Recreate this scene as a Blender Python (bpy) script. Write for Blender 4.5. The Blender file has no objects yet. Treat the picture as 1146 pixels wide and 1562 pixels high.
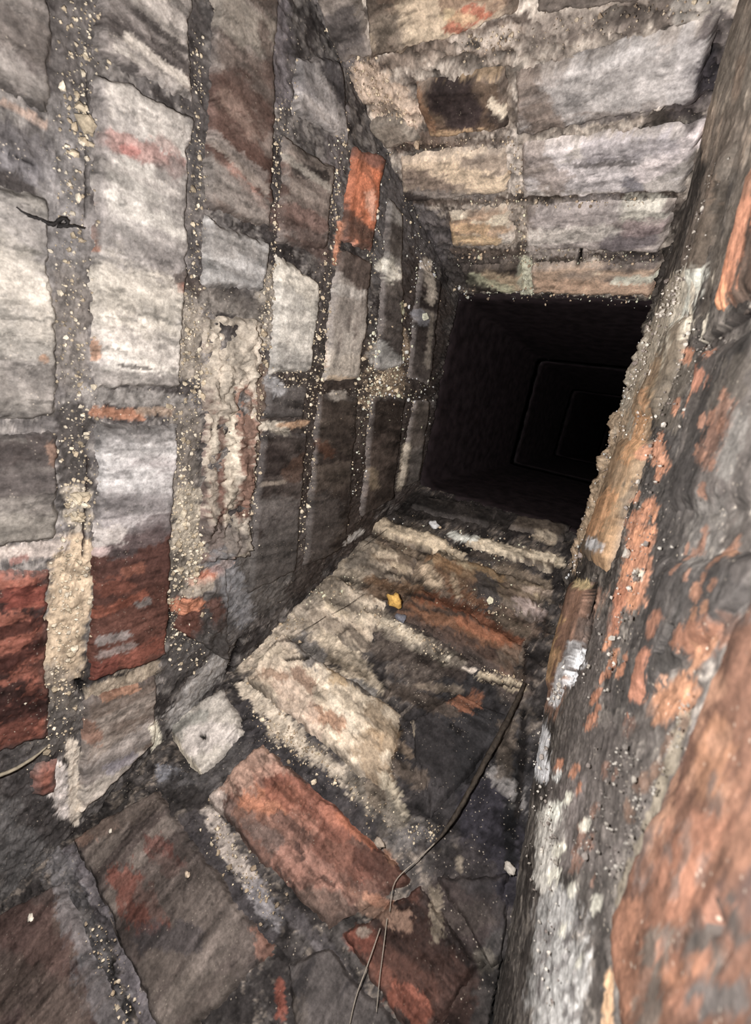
import bpy, math, random
import numpy as np
from mathutils import Matrix, Vector

# ------------------------------------------------------------------ camera, world, lamp, exposure
S = 0.349                                   # metres per shaft unit (the left wall stands one unit from the lens)
FPX = 659.05                                # focal length in pixels of the 1146 x 1562 frame
CX, CY = 573.0, 781.0
DM = np.array([[0.7864773, -0.16988822, 0.59379411],      # columns: shaft X, Y, Z seen from the camera
               [0.29222939, 0.94935538, -0.11543981],
               [-0.54410977, 0.26431488, 0.79629279]])
LP = np.array([-0.16, 0.02, 0.02])          # the phone's flash, in shaft units
KE = 2.3                                    # flash strength: irradiance over pi at one unit
sc = bpy.context.scene
COL = sc.collection
cam_d = bpy.data.cameras.new('camera')
cam = bpy.data.objects.new('camera', cam_d)
COL.objects.link(cam)
cam_d.sensor_fit = 'VERTICAL'
cam_d.sensor_height = 36.0
cam_d.lens = 36.0 * FPX / 1562.0
cam_d.clip_start = 0.003
cam_d.clip_end = 50
cam_d.dof.use_dof = True
cam_d.dof.focus_distance = 0.45
cam_d.dof.aperture_fstop = 11.0
cam.matrix_world = Matrix(((DM[0, 0], -DM[1, 0], -DM[2, 0], 0), (DM[0, 1], -DM[1, 1], -DM[2, 1], 0),
                           (DM[0, 2], -DM[1, 2], -DM[2, 2], 0), (0, 0, 0, 1)))
sc.camera = cam
w = bpy.data.worlds.new('world')
sc.world = w
w.use_nodes = True
w.node_tree.nodes['Background'].inputs[0].default_value = (0.5, 0.45, 0.42, 1)
w.node_tree.nodes['Background'].inputs[1].default_value = 0.0
ld = bpy.data.lights.new('flash', 'POINT')
ld.energy = KE * 4 * math.pi ** 2 * S * S
ld.color = (1.0, 0.975, 0.97)
ld.shadow_soft_size = 0.006
lo = bpy.data.objects.new('flash', ld)
lo.location = LP * S
COL.objects.link(lo)
sc.view_settings.view_transform = 'Standard'
sc.view_settings.look = 'None'
sc.view_settings.exposure = 0.0
sc.view_settings.gamma = 1.0
sc.view_settings.use_curve_mapping = False

rng = np.random.default_rng(7)
random.seed(7)

# ------------------------------------------------------------------ noise
_PERM = np.random.default_rng(11).random(65536).astype(np.float32)


def _h(ix, iy, seed):
    k = (ix.astype(np.int64) * 73856093 ^ iy.astype(np.int64) * 19349663 ^ (seed * 83492791)) & 65535
    return _PERM[k]


def vnoise(x, y, seed=0):
    x0 = np.floor(x); y0 = np.floor(y)
    fx = x - x0; fy = y - y0
    fx = fx * fx * (3 - 2 * fx); fy = fy * fy * (3 - 2 * fy)
    a = _h(x0, y0, seed); b = _h(x0 + 1, y0, seed)
    c = _h(x0, y0 + 1, seed); d = _h(x0 + 1, y0 + 1, seed)
    return (a + (b - a) * fx) * (1 - fy) + (c + (d - c) * fx) * fy


def fbm(u, v, s, octv=4, seed=0, ang=0.0, st=1.0, gain=0.55):
    """0..1 fractal noise; st stretches it along the direction ang"""
    ca, sa = math.cos(ang), math.sin(ang)
    x = (u * ca + v * sa) * s / st; y = (-u * sa + v * ca) * s
    t = 0; amp = 1; tot = 0
    for o in range(octv):
        t = t + amp * vnoise(x + 17.3 * o, y - 9.1 * o, seed + o * 13)
        tot += amp; amp *= gain; x = x * 2.03; y = y * 2.03
    return np.clip((t / tot - 0.5) * 1.5 + 0.5, 0, 1)


def sst(a, b, x):
    t = np.clip((x - a) / (b - a), 0, 1)
    return t * t * (3 - 2 * t)


def lin(hx):
    c = np.array([int(hx[i:i + 2], 16) / 255 for i in (1, 3, 5)])
    return np.where(c <= 0.04045, c / 12.92, ((c + 0.055) / 1.055) ** 2.4)


# ------------------------------------------------------------------ the four leaning walls of the shaft
def ray(px):
    return DM.T @ np.array([(px[0] - CX) / FPX, (px[1] - CY) / FPX, 1.0])


def xr(y, z):
    """right wall: leans over the lens, bulging where it meets the back wall"""
    return 0.18 - 0.262 * z - 0.075 * np.clip((-y - 0.15) / 0.5, 0, 1) * np.clip((1.55 - z) / 0.5, 0, 1)


YF = lambda z: 1.43 - 0.58 * z
YB = lambda z: -1.16 + 0.395 * z
ZTOP = 1.80
ZLIP = 1.60


def nrm(v):
    v = np.array(v, float)
    return v / np.linalg.norm(v)


class Wall:
    def __init__(self, name):
        self.name = name
        self.strokes = []
        self.N = {'left': nrm((1, 0, 0)), 'front': nrm((0, -1, -0.58)), 'back': nrm((0, 1, -0.395)),
                  'right': nrm((-1, 0, -0.262))}[name]

    def P(self, u, v, h):
        n = self.name
        if n == 'left':
            b = (-1 + 0 * u, u, v)
        elif n == 'front':
            b = (u, YF(v), v)
        elif n == 'back':
            b = (u, YB(v), v)
        else:
            b = (xr(u, v), u, v)
        return np.stack([b[i] + self.N[i] * h for i in range(3)], -1)

    def hit(self, px):
        r = ray(px); n = self.name
        if n == 'left':
            t = -1 / r[0]; p = r * t
            return np.array([p[1], p[2]])
        if n == 'front':
            p = r * (1.43 / (r[1] + 0.58 * r[2])); return np.array([p[0], p[2]])
        if n == 'back':
            p = r * (-1.16 / (r[1] - 0.395 * r[2])); return np.array([p[0], p[2]])
        t = 0.18 / (r[0] + 0.262 * r[2])
        for _ in range(30):
            p = r * t
            k = (0.18 - 0.262 * p[2]) - xr(p[1], p[2])
            t = (0.18 - k) / (r[0] + 0.262 * r[2])
        p = r * t
        return np.array([p[1], p[2]])

    def proj(self, uv):
        p = self.P(np.float64(uv[0]), np.float64(uv[1]), 0.0)
        q = DM @ p
        return np.array([q[0] / q[2] * FPX + CX, q[1] / q[2] * FPX + CY])

    def jac(self, uv):
        e = 1e-3; p = self.proj(uv)
        return np.stack([(self.proj((uv[0] + e, uv[1])) - p) / e, (self.proj((uv[0], uv[1] + e)) - p) / e], 1)

    def illum(self, uv):
        p = self.P(np.float64(uv[0]), np.float64(uv[1]), 0.0)
        d = LP - p; r2 = d @ d
        k, amb = {'left': (1.15, 0.10), 'front': (1.12, 0.13), 'back': (1.15, 0.20), 'right': (1.35, 0.30)}[self.name]
        return max(0.05, KE * (d @ self.N) / r2 ** 1.5) * k + amb

    def illum_facing(self, uv):
        p = self.P(np.float64(uv[0]), np.float64(uv[1]), 0.0)
        d = LP - p
        return KE / (d @ d) * 0.85 + 0.1

    def albedo(self, hx, uv):
        c = lin(hx)
        y = float(c @ np.array((.3, .55, .15)))
        c = y + (c - y) * 0.74
        g = {'left': (0.80, 1.10), 'front': (1.10, 1.22), 'back': (1.10, 1.60), 'right': (2.1, 2.1)}[self.name]
        c = c * (g[0] + (g[1] - g[0]) * min(1.0, y / 0.22))
        if self.name == 'right':
            c = c * np.array((1.0, 1.03 + 0.25 * max(0, (c[0] - c[1]) / max(c[0], 1e-4) - .35), 0.95))
        return np.clip(c / self.illum(uv), 0.006, 0.86)


WL, WF, WB, WR = Wall('left'), Wall('front'), Wall('back'), Wall('right')
WALLS = {'L': WL, 'F': WF, 'B': WB, 'R': WR}


def stroke(wk, pts, r, hx, a=1.0, rag=0.7, soft=0.2, tgt='a', dep=0.0, seed=None):
    """a stain, deposit or painted glow with its own outline, kept in wall coordinates"""
    W = WALLS[wk]
    if not isinstance(pts, list):
        pts = [pts]
    uv = [W.hit(p) for p in pts]
    segs = []
    for i in range(max(1, len(uv) - 1)):
        A = uv[i]; Bq = uv[min(i + 1, len(uv) - 1)]
        m = (A + Bq) / 2
        segs.append((A, Bq, W.jac(m) / r))
    mid = uv[len(uv) // 2] if len(uv) != 2 else (uv[0] + uv[1]) / 2
    W.strokes.append((segs, W.albedo(hx, mid) if hx else None, a, rag, soft, tgt, dep,
                      len(W.strokes) * 7 + 3 if seed is None else seed, r))


def apply_strokes(W, u, v, c, h, kind):
    for segs, col, a, rag, soft, tgt, dep, seed, r in W.strokes:
        if tgt != 'a' and tgt != kind:
            continue
        A, Bq, J = segs[len(segs) // 2]
        best = None
        for A, Bq, J in segs:
            dx = u - A[0]; dy = v - A[1]
            px = J[0, 0] * dx + J[0, 1] * dy; py = J[1, 0] * dx + J[1, 1] * dy
            b = J @ (Bq - A); bb = b @ b
            t = np.clip((px * b[0] + py * b[1]) / bb, 0, 1) if bb > 1e-9 else 0
            d = np.hypot(px - t * b[0], py - t * b[1])
            best = d if best is None else np.minimum(best, d)
        m = best < 1.0 + rag + soft
        if not m.any():
            continue
        J = segs[len(segs) // 2][2]
        fr = math.sqrt(abs(np.linalg.det(J)))
        uu = u[m]; vv = v[m]
        sa_, ss_ = {'left': (math.pi / 2, 2.2), 'front': (0.0, 1.7), 'back': (0.0, 1.9), 'right': (0.0, 2.2)}[W.name]
        nz = fbm(uu, vv, fr * (2.6 if W.name == 'right' else 1.9), 6, seed, sa_, ss_, gain=0.72)
        d = best[m] + (nz - 0.5) * 2 * rag
        wt = a * sst(1 + soft, 1 - soft, d)
        if col is not None:
            c[m] = c[m] + (col - c[m]) * wt[:, None]
        if dep:
            h[m] = h[m] + dep * wt


# ------------------------------------------------------------------ materials
def surf_mat(name, grain, speck, bump, rough, dark=0.5):
    m = bpy.data.materials.new(name); m.use_nodes = True
    nt = m.node_tree; N = nt.nodes; L = nt.links
    bs = N['Principled BSDF']
    tc = N.new('ShaderNodeTexCoord')
    at = N.new('ShaderNodeAttribute'); at.attribute_name = 'Col'

    def noise(sc_, det=6, ro=0.65):
        n = N.new('ShaderNodeTexNoise'); n.inputs['Scale'].default_value = sc_
        n.inputs['Detail'].default_value = det; n.inputs['Roughness'].default_value = ro
        L.new(tc.outputs['Object'], n.inputs['Vector'])
        return n.outputs[0]

    def mr(src, a, b, c, d):
        r = N.new('ShaderNodeMapRange'); L.new(src, r.inputs[0])
        for i, x in enumerate((a, b, c, d)):
            r.inputs[i + 1].default_value = x
        return r.outputs[0]

    def mul(a, b, fac=1.0):
        x = N.new('ShaderNodeMix'); x.data_type = 'RGBA'; x.blend_type = 'MULTIPLY'
        x.inputs[0].default_value = fac
        L.new(a, x.inputs[6])
        L.new(b, x.inputs[7])
        return x.outputs[2]

    n1 = noise(90, 8, 0.72); n2 = noise(420, 4, 0.7); n3 = noise(35, 6, 0.7)
    c = mul(at.outputs['Color'], mr(n1, 0.3, 0.7, 1 - grain, 1 + grain))
    c = mul(c, mr(n2, 0.3, 0.7, 1 - grain * 0.7, 1 + grain * 0.7))
    # dark soot pits
    c = mul(c, mr(n3, 0.30, 0.42, dark, 1.0))
    # pale dust specks
    vo = N.new('ShaderNodeTexVoronoi'); vo.inputs['Scale'].default_value = 330
    L.new(tc.outputs['Object'], vo.inputs['Vector'])
    sp = N.new('ShaderNodeMix'); sp.data_type = 'RGBA'
    s1 = mr(vo.outputs['Distance'], 0.10, 0.22, 1, 0)
    s2 = mr(noise(60, 3), 0.5, 0.62, 0, speck)
    mm = N.new('ShaderNodeMath'); mm.operation = 'MULTIPLY'
    L.new(s1, mm.inputs[0]); L.new(s2, mm.inputs[1])
    L.new(mm.outputs[0], sp.inputs[0]); L.new(c, sp.inputs[6]); sp.inputs[7].default_value = (0.42, 0.36, 0.29, 1)
    L.new(sp.outputs[2], bs.inputs['Base Color'])
    bs.inputs['Roughness'].default_value = rough
    bs.inputs['Specular IOR Level'].default_value = 0.12
    ad = N.new('ShaderNodeMath'); ad.operation = 'MULTIPLY_ADD'
    L.new(n2, ad.inputs[0]); ad.inputs[1].default_value = 0.35; L.new(n1, ad.inputs[2])
    b = N.new('ShaderNodeBump'); b.inputs['Strength'].default_value = bump; b.inputs['Distance'].default_value = 0.0022
    L.new(ad.outputs[0], b.inputs['Height']); L.new(b.outputs[0], bs.inputs['Normal'])
    return m


M_BRICK = surf_mat('sooty_brick', 0.42, 0.35, 0.38, 0.75, 0.62)
M_MORTAR = surf_mat('sooty_mortar', 0.42, 0.8, 0.5, 0.85, 0.75)


def flat_mat(name, hx, rough=0.7, grain=0.3, scale=200, alb=None):
    m = bpy.data.materials.new(name); m.use_nodes = True
    nt = m.node_tree; bs = nt.nodes['Principled BSDF']
    n = nt.nodes.new('ShaderNodeTexNoise'); n.inputs['Scale'].default_value = scale; n.inputs['Detail'].default_value = 6
    tc = nt.nodes.new('ShaderNodeTexCoord'); nt.links.new(tc.outputs['Object'], n.inputs['Vector'])
    r = nt.nodes.new('ShaderNodeValToRGB')
    c = lin(hx)
    r.color_ramp.elements[0].position = 0.3; r.color_ramp.elements[1].position = 0.7
    r.color_ramp.elements[0].color = (*(c * (1 - grain)), 1); r.color_ramp.elements[1].color = (*np.clip(c * (1 + grain), 0, 1), 1)
    nt.links.new(n.outputs[0], r.inputs[0]); nt.links.new(r.outputs[0], bs.inputs['Base Color'])
    b = nt.nodes.new('ShaderNodeBump'); b.inputs['Strength'].default_value = 0.5; b.inputs['Distance'].default_value = 0.002
    nt.links.new(n.outputs[0], b.inputs['Height']); nt.links.new(b.outputs[0], bs.inputs['Normal'])
    bs.inputs['Roughness'].default_value = rough
    bs.inputs['Specular IOR Level'].default_value = 0.25
    return m


# ------------------------------------------------------------------ mesh helpers
def make_mesh(name, verts, faces, mat, cols=None, parent=None, smooth=True):
    me = bpy.data.meshes.new(name)
    verts = np.ascontiguousarray(verts, np.float32)
    if isinstance(faces, np.ndarray):
        nf, k = faces.shape
        me.vertices.add(len(verts)); me.vertices.foreach_set('co', verts.ravel())
        me.loops.add(nf * k); me.loops.foreach_set('vertex_index', faces.astype(np.int32).ravel())
        me.polygons.add(nf)
        me.polygons.foreach_set('loop_start', np.arange(0, nf * k, k, dtype=np.int32))
        me.update(calc_edges=True)
    else:
        me.from_pydata(verts.tolist(), [], faces)
    me.validate()
    if cols is not None:
        a = me.color_attributes.new('Col', 'FLOAT_COLOR', 'POINT')
        cc = np.ones((len(verts), 4), np.float32); cc[:, :3] = cols
        a.data.foreach_set('color', cc.ravel())
    me.polygons.foreach_set('use_smooth', np.full(len(me.polygons), smooth))
    me.materials.append(mat)
    o = bpy.data.objects.new(name, me); COL.objects.link(o)
    if parent is not None:
        o.parent = parent
    return o


def grid_faces(n, m, flip=False):
    i, j = np.meshgrid(np.arange(n - 1), np.arange(m - 1), indexing='ij')
    a = (i * m + j).ravel(); b = a + m
    q = np.stack([a, b, b + 1, a + 1], 1)
    return q[:, ::-1].copy() if flip else q


def tag(o, label=None, cat=None, group=None, kind=None):
    for k, x in (('label', label), ('category', cat), ('group', group), ('kind', kind)):
        if x:
            o[k] = x
    return o


# ------------------------------------------------------------------ stains, deposits, cracks, some flare glow  (photo colour under the flash -> albedo)
def ST(*rows):
    for r_ in rows:
        stroke(*r_[:4], **(r_[4] if len(r_) > 4 else {}))


MO = dict(tgt='m'); BR = dict(tgt='b')
# ---- left wall
ST(
    # mortar joints: pale gravelly stretches and dark stretches
    ('L', [(112, 0), (112, 170)], 34, '#79706b', dict(tgt='m', a=.8)),
    ('L', [(110, 180), (108, 420)], 36, '#8a827d', dict(tgt='m', a=.8)),
    ('L', [(108, 430), (112, 560)], 32, '#9c9086', dict(tgt='m', a=.8)),
    ('L', [(115, 640), (112, 770)], 24, '#5d5550', dict(tgt='m', a=.9)),
    ('L', [(112, 850), (105, 940), (95, 1020)], 32, '#ddbf98', dict(tgt='m', a=.95, rag=.5)),
    ('L', [(118, 760), (122, 790)], 20, '#d9c7b0', dict(tgt='m', a=.9)),
    ('L', [(85, 1050), (80, 1120)], 36, '#7c7165', dict(tgt='m', a=.8)),
    ('L', [(300, 20), (298, 200)], 20, '#5b5350', dict(tgt='m', a=.8)),
    ('L', [(292, 220), (288, 420)], 20, '#6d6663', dict(tgt='m', a=.8)),
    ('L', [(290, 470), (286, 560)], 24, '#b3a491', dict(tgt='m', a=.8)),
    ('L', [(284, 640), (280, 740)], 24, '#8c8074', dict(tgt='m', a=.8)),
    ('L', [(286, 760), (288, 880)], 24, '#c9b99f', dict(tgt='m', a=.75, rag=.9)),
    ('L', [(270, 860), (262, 960)], 18, '#5d544c', dict(tgt='m', a=.8)),
    ('L', [(425, 0), (432, 150)], 16, '#6c6466', dict(tgt='m', a=.8)),
    ('L', [(420, 250), (412, 420)], 12, '#4d4644', dict(tgt='m', a=.9)),
    ('L', [(408, 420), (402, 520)], 13, '#a89c8c', dict(tgt='m', a=.8)),
    ('L', [(395, 560), (388, 760)], 14, '#8b715e', dict(tgt='m', a=.75)),
    ('L', [(520, 160), (505, 330)], 14, '#6a6261', dict(tgt='m', a=.8)),
    ('L', [(500, 330), (492, 520)], 13, '#544b47', dict(tgt='m', a=.8)),
    ('L', [(592, 240), (580, 420)], 12, '#54504f', dict(tgt='m', a=.85)),
    ('L', [(620, 300), (640, 380)], 40, '#4c4746', dict(tgt='m', a=.85)),
    ('L', [(480, 620), (440, 860)], 60, '#423832', dict(tgt='m', a=.85)),
    ('L', [(560, 620), (520, 800)], 60, '#3a302a', dict(tgt='m', a=.9)),
    ('L', [(640, 460), (620, 720)], 50, '#39312d', dict(tgt='m', a=.9)),
    ('L', [(590, 560), (560, 640)], 44, '#453c36', dict(tgt='m', a=.9)),
    ('L', [(605, 520), (590, 600)], 26, '#9a8468', dict(tgt='m', a=.45, rag=1.1)),
    ('L', [(400, 740), (410, 900)], 40, '#58514c', dict(tgt='m', a=.8)),
    ('L', [(430, 800), (400, 900)], 36, '#635d58', dict(tgt='a', a=.6)),
    ('L', [(480, 830), (500, 780)], 26, '#4d4642', dict(tgt='a', a=.6)),
    # header joints
    ('L', [(10, 240), (70, 262)], 22, '#8d8687', dict(tgt='m', a=.9)),
    ('L', [(0, 200), (70, 235)], 18, '#857d7c', dict(tgt='m', a=.9)),
    ('L', [(-10, 848), (50, 842), (95, 830)], 12, '#e3cfc0', dict(tgt='m', a=.95)),
    ('L', [(20, 858), (40, 852)], 6, '#b5786a', dict(tgt='m', a=.8)),
    ('L', [(140, 605), (270, 612)], 12, '#a39a92', dict(tgt='m', a=.9)),
    ('L', [(146, 628), (215, 634)], 8, '#d08a60', dict(tgt='a', a=.9)),
    ('L', [(215, 628), (262, 628)], 6, '#c2a184', dict(tgt='a', a=.8)),
    ('L', [(150, 1060), (235, 1022)], 14, '#a8957c', dict(tgt='m', a=.9)),
    ('L', [(160, 1060), (205, 1046)], 7, '#c28a66', dict(tgt='b', a=.85)),
    ('L', [(60, 1140), (95, 1110)], 28, '#625b56', dict(tgt='m', a=.9)),
    ('L', [(30, 1180), (70, 1260)], 40, '#4c4644', dict(tgt='m', a=.9)),
    ('L', [(0, 1270), (40, 1330)], 44, '#5a5654', dict(tgt='m', a=.9)),
    ('L', [(90, 1180), (100, 1240)], 14, '#cfc2b8', dict(tgt='m', a=.9)),
    ('L', [(112, 1140), (115, 1250)], 9, '#cbbba6', dict(tgt='a', a=.85)),
    # brick faces, second course from the left
    ('L', [(150, 30), (290, 110)], 12, '#6c625d', BR),
    ('L', [(190, 60), (290, 135)], 7, '#d6c8b8', BR),
    ('L', [(170, 75), (215, 100)], 5, '#d3c6b8', BR),
    ('L', [(140, 88), (200, 112)], 9, '#6a625e', BR),
    ('L', [(160, 215), (215, 232), (265, 258)], 16, '#b58478', dict(tgt='b', a=.8)),
    ('L', [(185, 228), (200, 234)], 8, '#c4766a', dict(tgt='b', a=.7)),
    ('L', [(240, 215), (262, 232)], 9, '#c49e92', dict(tgt='b', a=.6)),
    ('L', [(180, 150), (270, 200)], 26, '#d8ccbf', dict(tgt='b', a=.7)),
    ('L', [(150, 480), (270, 540)], 40, '#e2d5c4', dict(tgt='b', a=.6)),  # pale ash, with some lens glow painted into its colour
    ('L', [(255, 410), (285, 440)], 24, '#8a7f78', dict(tgt='b', a=.7)),
    ('L', [(272, 438), (278, 442)], 7, '#c06a4a', dict(tgt='b', a=.9)),
    ('L', [(140, 310), (144, 380)], 5, '#cf8a68', dict(tgt='b', a=.9)),
    ('L', [(150, 575), (270, 590)], 16, '#948a82', dict(tgt='b', a=.8)),
    ('L', [(143, 545), (143, 520)], 5, '#d69a70', dict(tgt='b', a=.8)),
    # third brick of the second course: ash grey above, bare red-brown below
    ('L', [(140, 900), (250, 870)], 62, '#6b4338', dict(tgt='b', a=1, rag=.25, soft=.15)),
    ('L', [(135, 1000), (250, 950)], 64, '#6f4436', dict(tgt='b', a=1, rag=.3, soft=.2)),
    ('L', [(180, 830), (265, 790)], 18, '#6d5f5e', dict(tgt='b', a=.8)),
    ('L', [(140, 820), (170, 815)], 18, '#cfc2b8', dict(tgt='b', a=.9)),
    ('L', [(140, 840), (160, 838)], 6, '#d4b6ae', dict(tgt='b', a=.9)),
    ('L', [(140, 935), (215, 905)], 7, '#a3583c', dict(tgt='b', a=.9, rag=.9)),
    ('L', [(155, 895), (190, 890)], 12, '#8d4e38', dict(tgt='b', a=.8, rag=.9)),
    ('L', [(190, 870), (210, 865)], 8, '#9a5a40', dict(tgt='b', a=.8, rag=.9)),
    ('L', [(150, 975), (190, 965)], 7, '#948a84', dict(tgt='b', a=.8, rag=.9)),
    ('L', [(150, 995), (200, 980)], 6, '#94857e', dict(tgt='b', a=.7, rag=.9)),
    ('L', [(210, 920), (222, 915)], 6, '#8f8680', dict(tgt='b', a=.8, rag=.9)),
    ('L', [(190, 1005), (248, 975)], 12, '#8d4a35', dict(tgt='b', a=.7, rag=.9)),
    ('L', [(140, 1020), (165, 1010)], 14, '#8a4434', dict(tgt='b', a=.7, rag=.9)),
    ('L', [(150, 650), (262, 660)], 16, '#aaa29c', dict(tgt='b', a=.7)),
    ('L', [(160, 720), (262, 745)], 24, '#d6cfca', dict(tgt='b', a=.7)),
    # brick at the left edge
    ('L', [(0, 690), (85, 685)], 20, '#6f615c', dict(tgt='b', a=.8)),
    ('L', [(0, 740), (90, 730)], 14, '#776b66', dict(tgt='b', a=.7)),
    ('L', [(0, 810), (90, 800)], 26, '#a99e90', dict(tgt='b', a=.8)),
    ('L', [(76, 680), (82, 700)], 9, '#b58a70', dict(tgt='b', a=.8)),
    ('L', [(-20, 420), (70, 500)], 60, '#ded2c2', dict(tgt='b', a=.6)),  # ash paleness, partly flare glow put into the colour
    ('L', [(-20, 600), (80, 620)], 22, '#8f857c', dict(tgt='b', a=.8)),
    ('L', [(62, 545), (66, 547)], 6, '#dba67e', dict(tgt='b', a=.9)),
    ('L', [(-10, 150), (40, 172), (68, 190)], 6, '#d9b7a0', dict(tgt='a', a=.95)),
    ('L', [(0, 960), (80, 940)], 10, '#43221d', dict(tgt='b', a=.8, rag=.9)),
    ('L', [(0, 1010), (60, 985)], 12, '#47251f', dict(tgt='b', a=.8, rag=.9)),
    ('L', [(0, 1080), (60, 1070)], 20, '#4a2a24', dict(tgt='b', a=.7, rag=.9)),
    ('L', [(20, 910), (60, 905)], 18, '#98432f', dict(tgt='b', a=.7, rag=.9)),
    # brick below: brown top, grey slurry stripes
    ('L', [(130, 1180), (230, 1110)], 14, '#8f847c', dict(tgt='b', a=.9)),
    ('L', [(125, 1215), (225, 1150)], 12, '#b9ac9d', dict(tgt='b', a=.9)),
    ('L', [(125, 1240), (220, 1175)], 10, '#d0c0ac', dict(tgt='b', a=.9)),
    ('L', [(165, 1170), (200, 1150)], 8, '#8d8790', dict(tgt='b', a=.7)),
    ('L', [(130, 1110), (140, 1120)], 14, '#9a6a50', dict(tgt='b', a=.7)),
    # third course: brown stains
    ('L', [(330, 170), (400, 280)], 40, '#6a4a3e', dict(tgt='b', a=.8)),
    ('L', [(345, 150), (390, 200)], 20, '#8d7566', dict(tgt='b', a=.5)),
    ('L', [(325, 215), (400, 290)], 8, '#b7a798', dict(tgt='b', a=.7)),
    ('L', [(345, 255), (400, 315)], 6, '#b78a78', dict(tgt='b', a=.7)),
    ('L', [(315, 260), (400, 330)], 20, '#8d837a', dict(tgt='b', a=.7)),
    ('L', [(340, 330), (405, 350)], 14, '#6b5a50', dict(tgt='b', a=.8)),
    ('L', [(330, 10), (400, 60)], 26, '#82786b', dict(tgt='b', a=.8)),
    ('L', [(310, 450), (400, 480)], 16, '#8a8076', dict(tgt='m', a=.9)),
    # spalled brick: pale crust over brown
    ('L', [(345, 500), (350, 600)], 40, '#c4b49e', dict(tgt='b', a=.8, rag=.9)),
    ('L', [(375, 600), (370, 780)], 12, '#8a553f', dict(tgt='b', a=.8, rag=.9)),
    ('L', [(352, 640), (345, 790)], 9, '#d6c6ac', dict(tgt='b', a=.8, rag=1.0)),
    ('L', [(325, 640), (322, 790)], 9, '#d0c0a8', dict(tgt='b', a=.7, rag=1.0)),
    ('L', [(338, 640), (332, 800)], 5, '#7d5648', dict(tgt='b', a=.8, rag=1.0)),
    ('L', [(320, 820), (350, 830)], 24, '#7d7068', dict(tgt='b', a=.8)),
    ('L', [(300, 890), (350, 858)], 9, '#cda187', dict(tgt='a', a=.9)),
    ('L', [(310, 880), (335, 868)], 5, '#c9714c', dict(tgt='a', a=.8)),
    ('L', [(270, 925), (300, 918)], 9, '#c77a50', dict(tgt='a', a=.85)),
    ('L', [(285, 905), (320, 890)], 6, '#b8a893', dict(tgt='a', a=.8)),
    ('L', [(345, 860), (370, 940)], 20, '#7b7a7c', dict(tgt='a', a=.7)),
    ('L', [(325, 920), (335, 950)], 12, '#664135', dict(tgt='a', a=.7)),
    ('L', [(270, 1010), (340, 960)], 24, '#57524f', dict(tgt='a', a=.7)),
    # pale stub brick in the corner
    ('F', [(270, 1115), (310, 1095)], 12, '#8d8a80', dict(tgt='b', a=.8)),
    ('F', [(250, 1095), (330, 1050)], 6, '#e0d0b8', dict(tgt='b', a=.9)),
    ('F', [(262, 1125), (305, 1185)], 6, '#e0d0b4', dict(tgt='b', a=.9)),
    ('F', [(300, 1130), (350, 1120)], 20, '#cfc2b8', dict(tgt='b', a=.7)),
    ('L', [(268, 1100), (335, 1010)], 14, '#8a8580', dict(tgt='m', a=.8)),
    ('F', [(250, 1180), (280, 1190)], 14, '#807f84', dict(tgt='a', a=.85)),
    ('L', [(235, 1110), (250, 1190)], 9, '#d6c3aa', dict(tgt='a', a=.8)),
    # fourth course
    ('L', [(500, 100), (535, 170)], 14, '#4a4546', dict(tgt='b', a=.9)),
    ('L', [(460, 90), (470, 170)], 12, '#827c7a', dict(tgt='b', a=.7)),
    ('L', [(460, 165), (510, 210)], 14, '#a09791', dict(tgt='b', a=.8)),
    ('L', [(450, 260), (490, 270)], 9, '#38312e', dict(tgt='b', a=.9)),
    ('L', [(430, 240), (500, 290)], 5, '#8c8478', dict(tgt='b', a=.7)),
    ('L', [(440, 320), (490, 345)], 12, '#8d6a5e', dict(tgt='b', a=.6)),
    ('L', [(430, 350), (490, 365)], 8, '#9a8c84', dict(tgt='b', a=.6)),
    ('L', [(430, 405), (475, 440)], 20, '#d6cbb8', dict(tgt='b', a=.7)),
    ('L', [(425, 545), (460, 555)], 16, '#8f8a82', dict(tgt='b', a=.8)),
    ('L', [(415, 585), (425, 592)], 12, '#a8a5a4', dict(tgt='a', a=.8)),
    ('L', [(398, 648), (430, 650)], 6, '#d0c2ac', dict(tgt='a', a=.9)),
    ('L', [(430, 650), (468, 645)], 5, '#b9906a', dict(tgt='a', a=.85)),
    ('L', [(420, 655), (435, 658)], 6, '#b0a490', dict(tgt='a', a=.7)),
    ('L', [(400, 738), (430, 733)], 3, '#8f8070', dict(tgt='b', a=.8)),
    ('L', [(440, 720), (460, 700)], 14, '#5a4030', dict(tgt='b', a=.6)),
    ('L', [(400, 790), (460, 780)], 16, '#5c5450', dict(tgt='b', a=.6)),
    # fifth course
    ('L', [(545, 260), (560, 350)], 26, '#c06a3c', dict(tgt='b', a=.85)),
    ('L', [(575, 270), (578, 350)], 9, '#cc6a34', dict(tgt='b', a=.8)),
    ('L', [(550, 230), (575, 240)], 16, '#82584a', dict(tgt='b', a=.85)),
    ('L', [(532, 350), (560, 365)], 16, '#5c4a40', dict(tgt='b', a=.8)),
    ('L', [(520, 340), (512, 400)], 4, '#c8825a', dict(tgt='a', a=.8)),
    ('L', [(530, 400), (560, 420)], 22, '#54453d', dict(tgt='b', a=.9)),
    ('L', [(515, 440), (545, 450)], 8, '#b4aca2', dict(tgt='b', a=.7)),
    ('L', [(500, 555), (545, 560)], 16, '#b0a494', dict(tgt='b', a=.8)),
    ('L', [(500, 575), (540, 580)], 4, '#c9b090', dict(tgt='b', a=.8)),
    ('L', [(495, 480), (492, 560)], 4, '#c49e80', dict(tgt='b', a=.7)),
    ('L', [(505, 605), (525, 602)], 6, '#a3998c', dict(tgt='a', a=.7)),
    ('L', [(490, 680), (500, 690)], 9, '#5f3c28', dict(tgt='a', a=.7)),
    # far courses: dark, with frosty patches
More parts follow.
